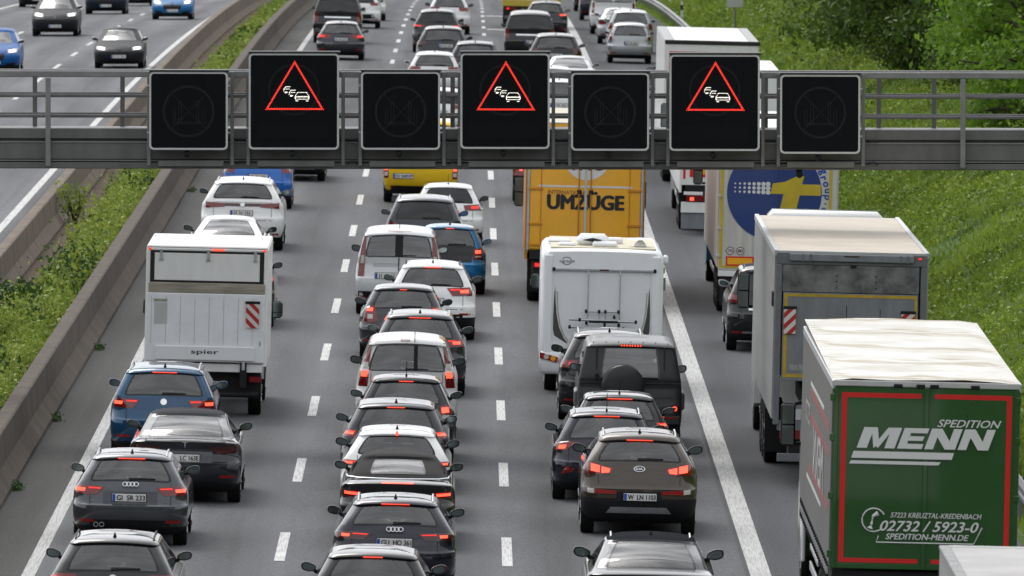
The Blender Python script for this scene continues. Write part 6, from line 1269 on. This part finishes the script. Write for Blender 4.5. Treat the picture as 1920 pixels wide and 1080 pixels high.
car('sports_utility_car', 'black sports utility car with silver rails squeezed left of the boxy off-roader', 'car', 2.52, 208.8, 1.86, 1.66, 4.5, 'suv', BLK, GTN, [FL(.58, .9, .98, 1.12, .02, LRED, [(.1, .5)], LDIM)], group=G3, rails=ALU, brake3=0, trim=.5, ms=1.1)
car('black_van', 'black van mostly hidden on the left of the orange removal lorry', 'van', 2.02, 301.0, 1.86, 1.75, 4.6, 'van', BLK, GDK, [FL(.60, .90, .72, 1.05, .0, LRED, [(.2, .5)], LLIT)], group=G3, lod=1, brake3=0)
car('white_ambulance_car', 'white car with red bumper stripe behind the gantry railing in the right lane', 'car', 2.72, 353.5, 1.85, 1.55, 4.6, 'estate', WHITE, GLS, [FL(.55, .88, .85, 1.0, .02, LRED, [])], group=G3, lod=1, brake3=0, extra=lambda C: strip(C, 'red_stripe', RTAPE, -.8, .8, .46, .58, .012))
car('white_car', 'white car whose roof shows just right of the middle warning sign', 'car', 2.58, 368.5, 1.80, 1.5, 4.4, 'hatch', WHITE, GDK, [FL(.55, .88, .85, 1.0, .02, LRED, [])], group=G3, lod=1, brake3=0)
car('silver_saloon', 'silver grey saloon with sloping rear window right of the middle warning sign', 'car', 3.30, 381.5, 1.84, 1.45, 4.8, 'saloon', SILV, GTN, [FL(.5, .88, .8, .95, .02, LRED, [])], group=G3, lod=1, brake3=0, seats=False, ant=None)
car('sports_utility_car', 'black sports utility car with silver roof above the middle warning sign', 'car', 2.97, 402.0, 1.92, 1.70, 4.8, 'suv', BLK, GTN, [FL(.6, .88, .95, 1.2, .0, LDRK, [])], group=G3, lod=1, brake3=0, plate_at=(0, .95, None), seats=False)
car('van', 'black passenger van with chrome strip above the middle warning sign', 'van', 2.20, 428.0, 1.93, 1.92, 5.1, 'van', BLK, GDK, [FL(.78, .94, .90, 1.25, .0, LRED, [], xb0=.78)], group=G3, lod=1, brake3=0, ant=None, extra=vito, plate_at=(.1, .78, None), hwt=.80)
car('pale_roofed_car', 'dark car with pale roof and lit lamps just behind the yellow lorry', 'car', 3.11, 473.0, 1.82, 1.52, 4.4, 'hatch', ANTH, GTN, [FL(.5, .88, .92, 1.02, .02, LRED, [(.2, .9)], LLIT)], group=G3, lod=1, brake3=0, seats=False)
# ---- hard shoulder
def rav(C):
    strip(C, 'bumper_trim', ALU, -.62, .62, .38, .42, .02); strip(C, 'lower_cladding', PLA, -.85, .85, .44, .60, .012); strip(C, 'chrome_strip', CHR, -.5, .5, .86, .90, .014)
car('sports_utility_car', 'dark grey sports utility car half hidden behind the grey box lorry', 'car', 6.18, 232.9, 1.90, 1.76, 4.6, 'suv', BLK, GDK, [FL(.60, .90, 1.0, 1.14, .04, LRED, [])], group=G4, rails=PLA, trim=.55, extra=rav, plate_at=(0, .78, None), mirm=SILV, hwt=.74, ms=1.1, wr=.37)
car('compact_people_carrier', 'silver compact people carrier with tall orange red lamps on the shoulder lane', 'car', 6.0, 430.0, 1.69, 1.53, 4.1, 'mpv', SILV, GLS, [tall_lamps(.68, .80, .88, 1.36, [(.5, .9, mat('orange_lens', (.5, .09, .02), rough=.2))], .02)], group=G4, lod=1, brake3=0, plate_at=(.05, .78, None), ant=None, win=.84)
car('silver_estate_car', 'silver roofed dark windowed car directly ahead of the compact people carrier', 'car', 6.25, 446.6, 1.82, 1.70, 4.6, 'mpv', SILV, GTN, [FL(.7, .88, .95, 1.2, .0, LRED, [])], group=G4, lod=1, brake3=0, seats=False)
car('silver_saloon', 'pale silver saloon peeking out left of the shoulder lane queue', 'car', 6.05, 463.4, 1.80, 1.45, 4.6, 'saloon', SILV, GTN, [FL(.52, .88, .8, .96, .02, LRED, [])], group=G4, lod=1, brake3=0, seats=False)
car('white_van', 'white van with large rear windows at the top of the shoulder lane', 'van', 6.05, 484.3, 1.95, 2.1, 5.0, 'van', WHITE, GTN, [tall_lamps(.82, .95, .80, 1.50, [(.35, .5, LWHT)], .02)], group=G4, lod=1, brake3=0, ant=None, extra=lambda C: strip(C, 'door_divider', WHITE, -.05, .05, C['zb']+.01, C['zt']-.01, .012), mirm=PLA, seats=False)
car('dark_van', 'dark van at the top edge left of the white van', 'van', 5.95, 523.7, 1.90, 1.9, 5.0, 'van', ANTH, GDK, [FL(.7, .92, .9, 1.2, .0, LRED, [])], group=G4, lod=1, brake3=0)
car('dark_car', 'farthest dark car on the shoulder lane with only a wheel in the picture', 'car', 6.0, 562, 1.84, 1.6, 4.6, 'suv', BLK, GDK, [FL(.6, .9, .95, 1.1, .0, LRED, [])], group=G4, lod=1, brake3=0)
# ---- oncoming
ONG = mat('low_coat_grey_paint', (.018, .019, .023), rough=.5, spec=.12, coat=.12); ONN = mat('low_coat_navy_paint', (.012, .016, .028), rough=.5, spec=.12, coat=.12); ONB = mat('low_coat_blue_paint', (.006, .085, .30), rough=.45, spec=.15, coat=.2); ONC = mat('low_coat_sky_blue_paint', (.012, .13, .32), rough=.45, spec=.15, coat=.2)  # low-coat paints for oncoming cars, so bonnets reflect less sky
def HL(x0, x1, z0, z1, sl=.04): return ([(x0, z1), (x1, z1+sl)], [(x0+.02, z0), (x1, z0+sl*.8)], LWHT, [([(lerp(x0, x1, .2), lerp(z0, z1, .8)+sl*.3), (lerp(x0, x1, .8), lerp(z0, z1, .8)+sl*.8)], [(lerp(x0, x1, .2), lerp(z0, z1, .3)+sl*.2), (lerp(x0, x1, .8), lerp(z0, z1, .3)+sl*.7)], HEAD)])
for nm, lab, X, Y, W, H, L, k, p_, hl in (
    ('blue_crossover', 'bright blue oncoming crossover cut by the left picture edge', -16.85, 405.8, 1.85, 1.6, 4.5, 'suv', BLUE2, HL(.50, .84, .78, .90)),
    ('sports_utility_car', 'dark grey oncoming sports utility car with wide grille and lit headlamps', -16.9, 467.0, 1.90, 1.66, 4.7, 'suv', ANTH, HL(.48, .84, .84, .96)),
    ('oncoming_hatchback', 'dark grey oncoming hatchback nearest to the median with bright headlamps', -12.67, 413.6, 1.80, 1.46, 4.3, 'hatch', ANTH, HL(.48, .82, .68, .79)),
    ('sports_utility_car', 'dark blue grey oncoming sports utility car at the top edge', -16.7, 525.0, 1.90, 1.68, 4.6, 'suv', NAVY, HL(.5, .84, .84, .94)),
    ('blue_hatchback', 'blue oncoming hatchback with lit headlamps near the median at the top edge', -13.2, 507.2, 1.82, 1.5, 4.3, 'hatch', BLUE3, HL(.5, .82, .74, .88)),
    ('dark_car', 'dark oncoming car in the far left lane with only its wheels in the picture', -20.9, 553, 1.84, 1.5, 4.4, 'hatch', BLK, HL(.5, .82, .74, .84)),
    ('dark_car', 'black oncoming car at the top edge behind the sports utility car', -16.4, 560, 1.86, 1.6, 4.5, 'suv', BLK, HL(.5, .82, .8, .9))):
    p_ = {ANTH: ONG, NAVY: ONN, BLK: ONG, BLUE2: ONB, BLUE3: ONC}[p_]
    car(nm, lab, 'car', X, Y, W, H, L, k, p_, GDK, [hl], front=True, group=G5, lod=1, badge='ring', ws_m=GTN, mirm=BLK)
